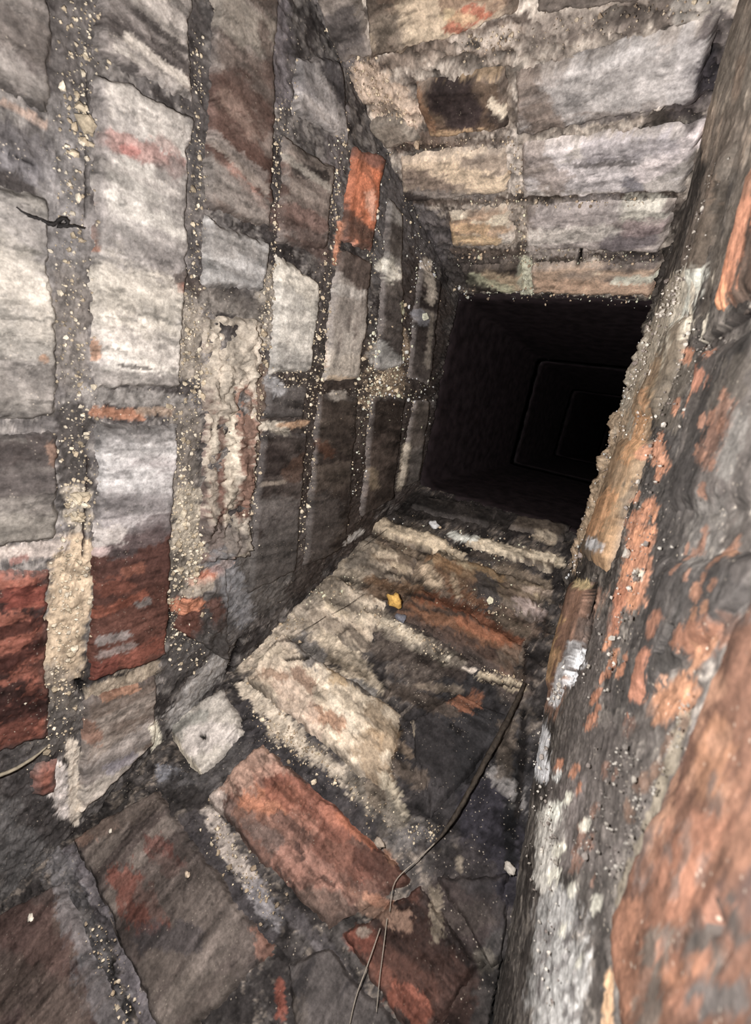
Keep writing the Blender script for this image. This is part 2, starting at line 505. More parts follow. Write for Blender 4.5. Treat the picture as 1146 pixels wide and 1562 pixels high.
    ('L', [(588, 405), (596, 420)], 12, '#b9b3a4', dict(tgt='a', a=.8)),
    ('L', [(580, 540), (590, 550)], 15, '#8f8d88', dict(tgt='a', a=.7)),
    ('L', [(650, 400), (655, 460)], 7, '#a59a8a', dict(tgt='a', a=.7)),
    ('L', [(638, 480), (645, 490)], 8, '#6f6f74', dict(tgt='a', a=.7)),
    ('L', [(612, 465), (614, 475)], 5, '#d9b890', dict(tgt='a', a=.9)),
    ('L', [(655, 480), (648, 560)], 4, '#7d7468', dict(tgt='a', a=.6)),
    ('L', [(620, 680), (610, 745)], 4, '#8d8270', dict(tgt='a', a=.7)),
    ('L', [(632, 690), (630, 730)], 9, '#5c5650', dict(tgt='a', a=.6)),
    ('L', [(568, 740), (566, 720)], 7, '#7c6c54', dict(tgt='a', a=.6)),
    ('L', [(525, 828), (552, 812)], 4, '#96918a', dict(tgt='a', a=.8)),
    # ash wiped along the shaft over bricks and joints, pale flare glow painted in
    ('L', [(255, 270), (292, 320)], 24, '#857b75', dict(tgt='a', a=.75, rag=.9, soft=.5)),
    ('L', [(150, 345), (270, 395)], 22, '#b0a59f', dict(tgt='a', a=.6, rag=.9, soft=.5)),
    ('L', [(146, 120), (150, 330)], 10, '#a0958f', dict(tgt='b', a=.7, rag=.9, soft=.5)),
    ('L', [(150, 430), (250, 470)], 36, '#e8dac4', dict(tgt='b', a=.7, rag=.9, soft=.5)),
    ('L', [(-10, 420), (70, 470)], 46, '#e6d8c4', dict(tgt='b', a=.7, rag=.9, soft=.5)),
    ('L', [(-10, 320), (80, 375)], 26, '#c0b5ad', dict(tgt='b', a=.6, rag=.9, soft=.5)),
    ('L', [(95, 200), (95, 380)], 26, '#a29a96', dict(tgt='a', a=.6, rag=.9, soft=.5)),
    ('L', [(-10, 565), (85, 585)], 24, '#968b82', dict(tgt='b', a=.7, rag=.9, soft=.5)),
    ('L', [(425, 330), (495, 385)], 14, '#6b5248', dict(tgt='a', a=.7, rag=.9, soft=.4)),
    ('L', [(0, 20), (80, 90)], 14, '#6f655e', dict(tgt='b', a=.7, rag=.9, soft=.5)),
    ('L', [(0, 90), (80, 150)], 16, '#a59a90', dict(tgt='b', a=.6, rag=.9, soft=.5)),
    ('L', [(310, 200), (400, 270)], 7, '#a3948a', dict(tgt='b', a=.7, rag=1, soft=.3)),
    ('L', [(320, 290), (405, 345)], 9, '#8f8379', dict(tgt='b', a=.7, rag=1, soft=.3)),
    ('L', [(350, 120), (410, 190)], 16, '#5f463c', dict(tgt='b', a=.8, rag=.9, soft=.4)),
    ('L', [(395, 40), (412, 110)], 8, '#5d4c44', dict(tgt='b', a=.7, rag=1, soft=.3)),
    ('L', [(430, 470), (470, 530)], 22, '#cfc7ba', dict(tgt='b', a=.6, rag=.9, soft=.5)),
    ('L', [(200, 20), (295, 90)], 5, '#5d5450', dict(tgt='b', a=.8, rag=1, soft=.3)),
    ('L', [(170, 130), (280, 195)], 5, '#e0d4c6', dict(tgt='b', a=.6, rag=1, soft=.3)),
    ('L', [(150, 250), (270, 300)], 6, '#d4c8bc', dict(tgt='b', a=.6, rag=1, soft=.3)),
    ('L', [(175, 555), (222, 562)], 3, '#4e4642', dict(tgt='b', a=.8, rag=1, soft=.2)),
    ('L', [(272, 425), (300, 440)], 11, '#5a4a42', dict(tgt='a', a=.75, rag=.9, soft=.3)),
    ('L', [(330, 440), (400, 470)], 10, '#6a615a', dict(tgt='a', a=.7, rag=.9, soft=.4)),
    ('L', [(545, 235), (585, 330)], 5, '#8a5236', dict(tgt='b', a=.7, rag=1, soft=.3)),
    ('L', [(560, 300), (566, 330)], 7, '#c79a80', dict(tgt='b', a=.6, rag=1, soft=.3)),
    ('L', [(530, 330), (575, 375)], 9, '#5a4236', dict(tgt='b', a=.8, rag=1, soft=.3)),
    ('L', [(150, 690), (260, 690)], 10, '#cfc8c2', dict(tgt='b', a=.6, rag=1, soft=.4)),
    ('L', [(180, 770), (262, 760)], 14, '#a59a98', dict(tgt='b', a=.6, rag=1, soft=.4)),
    # cracks (cut in)
    ('L', [(137, 110), (133, 330)], 1.6, '#3a332f', dict(tgt='m', dep=-.012)),
    ('L', [(137, 700), (128, 850)], 2.0, '#3a2a26', dict(tgt='m', dep=-.012)),
    ('L', [(122, 1042), (130, 1056)], 6, '#1d1512', dict(tgt='m', dep=-.03)),
    ('L', [(262, 930), (258, 960)], 2.5, '#1d1614', dict(tgt='m', dep=-.012)),
    ('L', [(368, 978), (350, 1030), (358, 1048)], 4, '#181312', dict(tgt='m', dep=-.02)),
    ('L', [(0, 222), (55, 250)], 2, '#3a3536', dict(tgt='m', dep=-.008)),
    ('F', [(310, 1125), (312, 1127)], 4, '#2a2622', dict(tgt='b', dep=-.01)),
    ('L', [(560, 762), (605, 757)], 3, '#120f0d', dict(tgt='m', dep=-.02)),
)
# ---- front wall (below in the picture)
ST(
    ('F', [(340, 1130), (470, 1140)], 36, '#4a4646', dict(tgt='m', a=.9)),
    ('F', [(380, 1090), (440, 1150), (560, 1240)], 30, '#464142', dict(tgt='m', a=.9)),
    ('F', [(270, 1200), (350, 1150)], 30, '#55504e', dict(tgt='m', a=.9)),
    ('F', [(250, 1215), (300, 1215)], 22, '#35302e', dict(tgt='m', a=.9)),
    ('F', [(300, 1260), (400, 1400)], 30, '#4c4647', dict(tgt='m', a=.9)),
    ('F', [(322, 1240), (345, 1290), (380, 1340)], 13, '#c6b5a6', dict(tgt='m', a=.8, rag=.9)),
    ('F', [(385, 1350), (420, 1400)], 14, '#a8a0a0', dict(tgt='m', a=.7, rag=.9)),
    ('F', [(440, 1390), (500, 1450), (560, 1540)], 12, '#5c5555', dict(tgt='m', a=.9)),
    ('F', [(480, 1440), (545, 1530)], 5, '#8a8080', dict(tgt='m', a=.7)),
    ('F', [(425, 1110), (500, 1160), (610, 1250)], 16, '#d3c0a6', dict(tgt='m', a=.9, rag=.8)),
    ('F', [(375, 1050), (440, 1110)], 14, '#d8c5aa', dict(tgt='m', a=.85, rag=.8)),
    ('F', [(400, 960), (480, 930), (540, 890)], 46, '#b8a68e', dict(tgt='a', a=.7, rag=.8)),
    ('F', [(400, 1000), (470, 1010)], 36, '#c4b096', dict(tgt='a', a=.75, rag=.7)),
    ('F', [(420, 930), (460, 920)], 26, '#9a8c7a', dict(tgt='a', a=.6)),
    ('F', [(460, 980), (480, 1000)], 18, '#6f6c6c', dict(tgt='a', a=.75)),
    ('F', [(455, 1030), (475, 1050)], 9, '#7a5038', dict(tgt='a', a=.7, rag=.9)),
    ('F', [(500, 970), (560, 1040)], 18, '#c6b294', dict(tgt='m', a=.8)),
    ('F', [(540, 920), (600, 960), (690, 1005)], 14, '#d4c4a8', dict(tgt='m', a=.9, rag=.8)),
    ('F', [(560, 890), (640, 920)], 12, '#5a4a3c', dict(tgt='m', a=.8)),
    ('F', [(580, 830), (700, 880)], 30, '#7d6a54', dict(tgt='m', a=.8)),
    ('F', [(700, 900), (800, 940)], 30, '#6a5646', dict(tgt='m', a=.8)),
    ('F', [(700, 1010), (790, 1045)], 20, '#554840', dict(tgt='m', a=.8)),
    ('F', [(560, 770), (880, 790)], 22, '#2e2926', dict(tgt='m', a=.95)),
    ('F', [(610, 760), (840, 790)], 16, '#231f1d', dict(tgt='m', a=.9)),
    ('F', [(700, 1080), (760, 1200)], 80, '#373435', dict(tgt='a', a=.96, rag=.35)),
    ('F', [(640, 1120), (660, 1240)], 44, '#3d3838', dict(tgt='a', a=.92, rag=.5)),
    ('F', [(740, 1230), (770, 1330)], 50, '#37333a', dict(tgt='a', a=.96, rag=.35)),
    ('F', [(700, 1330), (740, 1420)], 50, '#423b3a', dict(tgt='a', a=.85, rag=.5)),
    ('F', [(680, 1390), (730, 1540)], 60, '#4a3c38', dict(tgt='a', a=.7, rag=.5)),
    ('F', [(620, 1440), (700, 1540)], 50, '#4e352c', dict(tgt='a', a=.75, rag=.6)),
    ('F', [(760, 1440), (740, 1562)], 20, '#4c4744', dict(tgt='a', a=.8)),
    # big pale brick
    ('F', [(540, 1040), (585, 1110)], 36, '#d6c0a0', dict(tgt='b', a=.8)),
    ('F', [(480, 1090), (520, 1105)], 12, '#a5704c', dict(tgt='b', a=.75, rag=.9)),
    ('F', [(440, 1050), (470, 1110)], 22, '#c3a890', dict(tgt='b', a=.7)),
    ('F', [(520, 1030), (560, 1040)], 18, '#b08a50', dict(tgt='b', a=.6)),
    ('F', [(575, 1090), (590, 1130)], 20, '#8a6a40', dict(tgt='a', a=.6, rag=.9)),
    ('F', [(540, 1040), (565, 1055)], 9, '#5e5e60', dict(tgt='a', a=.8)),
    ('F', [(560, 1130), (580, 1210)], 20, '#a08058', dict(tgt='a', a=.6, rag=.9)),
    ('F', [(590, 1190), (615, 1245)], 10, '#d6c4a4', dict(tgt='a', a=.8, rag=.9)),
    ('F', [(700, 1075), (720, 1070)], 14, '#8a5434', dict(tgt='a', a=.85, rag=.9)),
    ('F', [(610, 1170), (640, 1190)], 14, '#6c5c4e', dict(tgt='a', a=.8)),
    # orange brick
    ('F', [(350, 1190), (400, 1150)], 26, '#b89078', dict(tgt='b', a=.8)),
    ('F', [(330, 1200), (335, 1235)], 12, '#b4a294', dict(tgt='b', a=.8)),
    ('F', [(380, 1235), (440, 1215)], 20, '#c07850', dict(tgt='b', a=.85, rag=.8)),
    ('F', [(430, 1200), (520, 1260)], 26, '#9a5a42', dict(tgt='b', a=.8)),
    ('F', [(400, 1260), (440, 1300)], 22, '#7d5848', dict(tgt='b', a=.7)),
    ('F', [(440, 1310), (500, 1340)], 26, '#b07a64', dict(tgt='b', a=.7, rag=.9)),
    ('F', [(500, 1290), (550, 1330)], 20, '#8c5440', dict(tgt='b', a=.7)),
    ('F', [(570, 1310), (620, 1350)], 26, '#5e3a2e', dict(tgt='b', a=.85)),
    ('F', [(470, 1380), (520, 1390)], 22, '#80685a', dict(tgt='b', a=.7)),
    ('F', [(540, 1180), (600, 1260)], 20, '#4e4843', dict(tgt='m', a=.7)),
    ('F', [(520, 1250), (570, 1290)], 8, '#b86a44', dict(tgt='b', a=.8, rag=.9)),
    # below it
    ('F', [(560, 1380), (620, 1410)], 14, '#b88c70', dict(tgt='a', a=.85, rag=.8)),
    ('F', [(545, 1430), (560, 1440)], 16, '#8a4a36', dict(tgt='a', a=.8, rag=.9)),
    ('F', [(555, 1422), (558, 1424)], 8, '#a89482', dict(tgt='a', a=.8)),
    ('F', [(610, 1520), (640, 1540)], 22, '#9c553c', dict(tgt='a', a=.85, rag=.8)),
    ('F', [(560, 1370), (590, 1378)], 8, '#cf8d68', dict(tgt='a', a=.8)),
    ('F', [(665, 1360), (668, 1430)], 9, '#9c8a72', dict(tgt='a', a=.8, rag=.9)),
    ('F', [(700, 1310), (702, 1325)], 5, '#94846f', dict(tgt='a', a=.8)),
    ('F', [(610, 1280), (650, 1270)], 16, '#77706c', dict(tgt='a', a=.7, rag=1)),
    ('F', [(590, 1300), (600, 1318)], 5, '#b9825f', dict(tgt='a', a=.8)),
    ('F', [(700, 1400), (720, 1400)], 26, '#5a4e47', dict(tgt='a', a=.6, rag=.9)),
    ('F', [(738, 1460), (742, 1470)], 14, '#6e6558', dict(tgt='a', a=.7)),
    ('F', [(760, 1180), (790, 1215)], 14, '#8c8580', dict(tgt='a', a=.85, rag=.9)),
    ('F', [(775, 1110), (770, 1170)], 14, '#6a5b4c', dict(tgt='a', a=.7)),
    ('F', [(778, 1225), (780, 1320)], 9, '#131112', dict(tgt='a', a=.8, rag=.8)),
    # brown-red brick
    ('F', [(195, 1340), (230, 1400)], 24, '#7c4434', dict(tgt='b', a=.8, rag=.9)),
    ('F', [(240, 1290), (265, 1320)], 18, '#6a3e34', dict(tgt='b', a=.8)),
    ('F', [(125, 1275), (170, 1260)], 16, '#8a6a58', dict(tgt='b', a=.7)),
    ('F', [(150, 1270), (250, 1215)], 16, '#5e5148', dict(tgt='b', a=.8)),
    ('F', [(270, 1350), (340, 1420)], 50, '#71635a', dict(tgt='b', a=.6)),
    ('F', [(230, 1430), (290, 1430)], 22, '#50494a', dict(tgt='b', a=.7)),
    ('F', [(400, 1420), (415, 1470)], 14, '#a3705a', dict(tgt='b', a=.75)),
    ('F', [(300, 1520), (420, 1540)], 40, '#665a50', dict(tgt='b', a=.6)),
    ('F', [(425, 1500), (430, 1550)], 8, '#a05038', dict(tgt='a', a=.75, rag=1)),
    ('F', [(110, 1300), (170, 1420), (230, 1562)], 16, '#6e6668', dict(tgt='m', a=.85)),
    ('F', [(80, 1310), (140, 1450)], 22, '#7d7878', dict(tgt='a', a=.6, rag=.9)),
    ('F', [(140, 1480), (180, 1560)], 26, '#716c6c', dict(tgt='a', a=.65, rag=.9)),
    ('F', [(30, 1400), (80, 1460)], 40, '#573f38', dict(tgt='b', a=.7)),
    ('F', [(20, 1500), (100, 1540)], 40, '#564840', dict(tgt='b', a=.7)),
    # pale laps high on this side
    ('F', [(570, 800), (640, 820), (700, 850)], 9, '#b5a284', dict(tgt='a', a=.85, rag=.8)),
    ('F', [(555, 835), (600, 850)], 8, '#a8967c', dict(tgt='a', a=.8, rag=.9)),
    ('F', [(690, 815), (725, 825)], 6, '#d8c8b0', dict(tgt='a', a=.9, rag=.8)),
    ('F', [(745, 833), (800, 845), (852, 855)], 9, '#c6b496', dict(tgt='a', a=.9, rag=.8)),
    ('F', [(820, 815), (845, 825)], 6, '#a08f76', dict(tgt='a', a=.7)),
    ('F', [(650, 870), (665, 885)], 10, '#bda483', dict(tgt='a', a=.8)),
    ('F', [(680, 870), (720, 890)], 16, '#6a4a2e', dict(tgt='a', a=.7)),
    ('F', [(740, 890), (745, 915)], 18, '#3f3b3a', dict(tgt='a', a=.85)),
    ('F', [(770, 870), (830, 900)], 16, '#84725c', dict(tgt='a', a=.7, rag=.9)),
    ('F', [(790, 920), (825, 935)], 8, '#b8a298', dict(tgt='a', a=.7, rag=.9)),
    ('F', [(640, 905), (720, 935), (790, 980)], 10, '#7a4526', dict(tgt='a', a=.85, rag=.8)),
    ('F', [(700, 950), (780, 985)], 7, '#8f5430', dict(tgt='a', a=.7, rag=.9)),
    ('F', [(570, 895), (610, 905)], 16, '#6a5038', dict(tgt='a', a=.7)),
    ('F', [(630, 960), (760, 1010)], 16, '#483c36', dict(tgt='a', a=.8)),
    ('F', [(590, 980), (650, 1020)], 26, '#5f5248', dict(tgt='a', a=.7)),
    ('F', [(770, 1000), (790, 1000)], 14, '#7c6a58', dict(tgt='a', a=.6)),
    ('F', [(735, 1030), (795, 1048)], 7, '#c4b08e', dict(tgt='a', a=.85, rag=.8)),
    ('F', [(705, 1018), (722, 1022)], 4, '#d6c4b0', dict(tgt='a', a=.9)),
    ('F', [(500, 870), (540, 880)], 26, '#82745f', dict(tgt='a', a=.6)),
    ('F', [(540, 850), (560, 830)], 16, '#5e564c', dict(tgt='a', a=.7)),
    ('F', [(800, 1080), (797, 1160), (790, 1240)], 5, '#2a2523', dict(tgt='m', dep=-.01)),
    ('F', [(770, 1470), (752, 1562)], 6, '#151110', dict(tgt='a', dep=-.03)),
    ('F', [(735, 1035), (800, 1048), (803, 980)], 2.5, '#2a211c', dict(tgt='m', dep=-.01)),
)
ST(*[('F', p, r, hx, dict(tgt='a', a=a_, rag=.9, dep=d_)) for p, r, hx, a_, d_ in (
    ([(590, 872), (640, 884)], 4, '#382f28', .8, -.008), ([(556, 862), (585, 878)], 4, '#41372e', .7, -.008),
    ([(620, 903), (660, 915)], 4, '#362c26', .85, -.008), ([(505, 915), (545, 930)], 5, '#4a4037', .7, -.006),
    ([(530, 960), (560, 985)], 7, '#564a40', .7, 0), ([(480, 940), (520, 960)], 9, '#7a6b5a', .7, 0),
    ([(420, 985), (452, 978)], 4, '#6a5c4e', .8, -.006), ([(440, 1012), (472, 1006)], 3, '#3c322b', .85, -.008),
    ([(408, 1030), (440, 1040)], 8, '#8d6a50', .7, 0), ([(690, 898), (740, 922)], 6, '#6a4428', .8, 0),
    ([(560, 882), (640, 897)], 7, '#755638', .7, 0), ([(720, 862), (765, 882)], 6, '#86683f', .7, 0),
    ([(640, 1000), (705, 1030)], 8, '#453a34', .8, 0), ([(570, 815), (600, 832)], 4, '#3b332c', .8, -.006),
    ([(640, 838), (690, 856)], 4, '#352d27', .8, -.006), ([(720, 842), (790, 862)], 5, '#4a4037', .75, -.006),
    ([(760, 872), (830, 890)], 4, '#43392f', .7, -.006), ([(600, 800), (660, 808)], 6, '#4b4238', .7, 0),
    ([(655, 850), (700, 872)], 6, '#84603a', .7, 0), ([(690, 880), (700, 905)], 5, '#a08a6c', .7, 0),
    ([(560, 930), (600, 938)], 5, '#4f4439', .75, -.005), ([(590, 950), (640, 975)], 7, '#d2c0a2', .8, 0),
    ([(470, 900), (520, 893)], 7, '#6a5e50', .7, 0), ([(430, 945), (470, 950)], 6, '#857865', .6, 0),
    ([(505, 1000), (560, 1030)], 6, '#8f7c62', .6, 0), ([(600, 1050), (690, 1085)], 12, '#54463a', .7, 0),
    ([(640, 1045), (700, 1050)], 6, '#8c7a66', .7, 0), ([(760, 1010), (795, 1030)], 6, '#5c4c3e', .7, 0),
    ([(800, 900), (835, 905)], 5, '#a89380', .7, 0), ([(760, 940), (800, 960)], 9, '#5d5040', .7, 0),
    ([(520, 880), (560, 893)], 4, '#372f28', .75, -.006), ([(395, 1005), (430, 1000)], 8, '#cbb79a', .8, 0),
    ([(380, 985), (420, 965)], 9, '#c0ad94', .7, 0), ([(500, 925), (530, 940)], 5, '#c8b494', .8, 0),
    ([(605, 1130), (625, 1150)], 6, '#8a735a', .6, 0), ([(640, 1250), (660, 1262)], 7, '#8a8078', .6, 0),
    ([(470, 1130), (520, 1160)], 5, '#4a4444', .8, 0), ([(690, 1110), (700, 1120)], 5, '#201c1c', .8, 0),
    ([(455, 1290), (465, 1310)], 4, '#4a3530', .8, -.006), ([(495, 1340), (510, 1352)], 4, '#4a332c', .8, -.006),
    ([(400, 1180), (430, 1175)], 9, '#c49278', .7, 0), ([(500, 1240), (515, 1262)], 8, '#b06a4c', .7, 0),
    ([(360, 1240), (420, 1290)], 14, '#75635a', .6, 0), ([(450, 1240), (480, 1265)], 10, '#b57a60', .6, 0))])
# ---- back wall (above in the picture)
ST(
    ('B', [(470, 20), (520, 110)], 40, '#67605f', dict(tgt='m', a=.85)),
    ('B', [(560, 110), (700, 60), (800, 30)], 9, '#54453c', dict(tgt='m', a=.9)),
    ('B', [(600, 90), (780, 60)], 20, '#8a7868', dict(tgt='m', a=.7)),
    ('B', [(700, 70), (780, 55)], 13, '#b8a898', dict(tgt='m', a=.8)),
    ('B', [(560, 130), (620, 180)], 26, '#b59c84', dict(tgt='m', a=.75, rag=.8)),
    ('B', [(600, 225), (660, 215)], 12, '#6e5a4c', dict(tgt='m', a=.8)),
    ('B', [(780, 210), (785, 300)], 10, '#a89c90', dict(tgt='m', a=.8)),
    ('B', [(770, 100), (775, 190)], 9, '#857565', dict(tgt='m', a=.7)),
    ('B', [(880, 190), (1060, 150)], 10, '#5e5654', dict(tgt='a', a=.8)),
    ('B', [(810, 60), (1080, -10)], 24, '#77695f', dict(tgt='a', a=.6)),
    ('B', [(1040, 20), (1095, 10)], 20, '#a89f94', dict(tgt='a', a=.7)),
    ('B', [(610, 330), (680, 400)], 40, '#4e494a', dict(tgt='a', a=.85)),
    ('B', [(650, 430), (720, 420)], 24, '#37322f', dict(tgt='a', a=.85)),
    ('B', [(700, 395), (800, 400)], 14, '#463d38', dict(tgt='a', a=.7, rag=.9)),
    ('B', [(610, 300), (660, 305)], 9, '#332c28', dict(tgt='a', a=.8)),
    ('B', [(700, 452), (1000, 462)], 6, '#2a2624', dict(tgt='a', a=.9)),
    ('B', [(1050, 170), (1100, 60)], 30, '#5c5251', dict(tgt='a', a=.85)),
    ('B', [(620, 312), (780, 306), (1030, 300)], 5, '#5a4c42', dict(tgt='m', a=.85, rag=.9)),
    ('B', [(690, 384), (800, 388), (1005, 394)], 5, '#51453c', dict(tgt='m', a=.85, rag=.9)),
    ('B', [(605, 232), (780, 214)], 5, '#5e5047', dict(tgt='m', a=.7, rag=.9)),
    ('B', [(640, 222), (700, 216)], 9, '#6a584a', dict(tgt='m', a=.7, rag=.9)),
    ('B', [(700, 100), (780, 80)], 6, '#5b4c42', dict(tgt='m', a=.6, rag=1)),
    ('B', [(720, 70), (724, 68)], 8, '#2e2825', dict(tgt='m', a=.85, rag=.8)),
    ('B', [(765, 62), (768, 60)], 4, '#2e2825', dict(tgt='m', a=.85, rag=.8)),
    # bricks
    ('B', [(640, 20), (670, 50)], 30, '#b8a284', dict(tgt='b', a=.75, rag=.8)),
    ('B', [(700, 30), (730, 10)], 18, '#a34f2e', dict(tgt='b', a=.8, rag=.8)),
    ('B', [(690, 15), (720, 20)], 12, '#b09a70', dict(tgt='b', a=.6, rag=.9)),
    ('B', [(575, 10), (600, 60)], 26, '#6e6154', dict(tgt='b', a=.8)),
    ('B', [(790, -10), (790, 10)], 30, '#5e4c42', dict(tgt='b', a=.7)),
    ('B', [(690, 140), (712, 165)], 34, '#403433', dict(tgt='b', a=.95, rag=.35)),
    ('B', [(650, 115), (760, 105)], 8, '#b5966e', dict(tgt='b', a=.75, rag=.9)),
    ('B', [(660, 200), (740, 195)], 7, '#ab8a62', dict(tgt='b', a=.75, rag=.9)),
    ('B', [(640, 140), (660, 190)], 8, '#8a6444', dict(tgt='b', a=.7, rag=.9)),
    ('B', [(755, 150), (770, 170)], 8, '#d8c6aa', dict(tgt='b', a=.85, rag=.8)),
    ('B', [(752, 170), (770, 182)], 8, '#453a35', dict(tgt='b', a=.8)),
    ('B', [(870, 140), (1040, 90)], 40, '#aaa39e', dict(tgt='b', a=.7)),
    ('B', [(795, 120), (840, 180)], 26, '#7c6b5e', dict(tgt='b', a=.75)),
    ('B', [(1075, 100), (1082, 125)], 24, '#403a3e', dict(tgt='a', a=.95, rag=.5)),
    ('B', [(980, 170), (1020, 160)], 8, '#c4b6a6', dict(tgt='b', a=.8, rag=.9)),
    ('B', [(1035, 140), (1060, 60)], 18, '#b0a8a4', dict(tgt='b', a=.6)),
    ('B', [(860, 270), (960, 250)], 24, '#b4abaa', dict(tgt='b', a=.75)),
    ('B', [(980, 260), (1080, 200)], 16, '#d0c2be', dict(tgt='a', a=.85, rag=.6)),
    ('B', [(900, 225), (1020, 215)], 16, '#989092', dict(tgt='b', a=.7)),
    ('B', [(965, 280), (970, 285)], 16, '#6c686e', dict(tgt='b', a=.8)),
    ('B', [(880, 245), (970, 243)], 4, '#4c4440', dict(tgt='b', a=.7, rag=1)),
    ('B', [(810, 240), (850, 270)], 22, '#85756a', dict(tgt='b', a=.7)),
    ('B', [(690, 260), (760, 280)], 14, '#c0a888', dict(tgt='b', a=.75, rag=.9)),
    ('B', [(620, 265), (680, 280)], 14, '#756458', dict(tgt='b', a=.8)),
    ('B', [(640, 290), (750, 300)], 8, '#6e6660', dict(tgt='a', a=.8)),
    ('B', [(620, 292), (650, 300)], 7, '#2e2724', dict(tgt='a', a=.85)),
    ('B', [(960, 320), (1000, 320)], 16, '#cbb9a8', dict(tgt='a', a=.7, rag=.8)),
    ('B', [(830, 330), (930, 320)], 18, '#9c928e', dict(tgt='a', a=.6)),
    ('B', [(690, 345), (740, 345)], 7, '#bb9268', dict(tgt='b', a=.8)),
    ('B', [(770, 360), (930, 350)], 11, '#b4aba0', dict(tgt='b', a=.75)),
    ('B', [(930, 370), (990, 360)], 14, '#5c5458', dict(tgt='a', a=.75)),
    ('B', [(960, 345), (1010, 340)], 12, '#8d7976', dict(tgt='a', a=.7)),
    ('B', [(690, 360), (760, 365)], 7, '#a88a60', dict(tgt='b', a=.8)),
    ('B', [(810, 385), (900, 385)], 9, '#8a8078', dict(tgt='a', a=.7, rag=.9)),
    ('B', [(930, 395), (990, 398)], 14, '#4e4644', dict(tgt='a', a=.7)),
    ('B', [(720, 420), (780, 440)], 8, '#b49c7c', dict(tgt='a', a=.75, rag=.9)),
    ('B', [(830, 430), (1000, 440)], 11, '#a5856a', dict(tgt='a', a=.8, rag=.8)),
    ('B', [(800, 405), (805, 445)], 9, '#c0a686', dict(tgt='a', a=.8)),
    ('B', [(940, 425), (1005, 422)], 6, '#d0b090', dict(tgt='a', a=.75, rag=.9)),
    ('B', [(720, 425), (760, 450)], 7, '#2e2926', dict(tgt='a', a=.8)),
    ('B', [(850, 380), (885, 382), (882, 405)], 2.5, '#1d1815', dict(tgt='a', dep=-.015)),
)
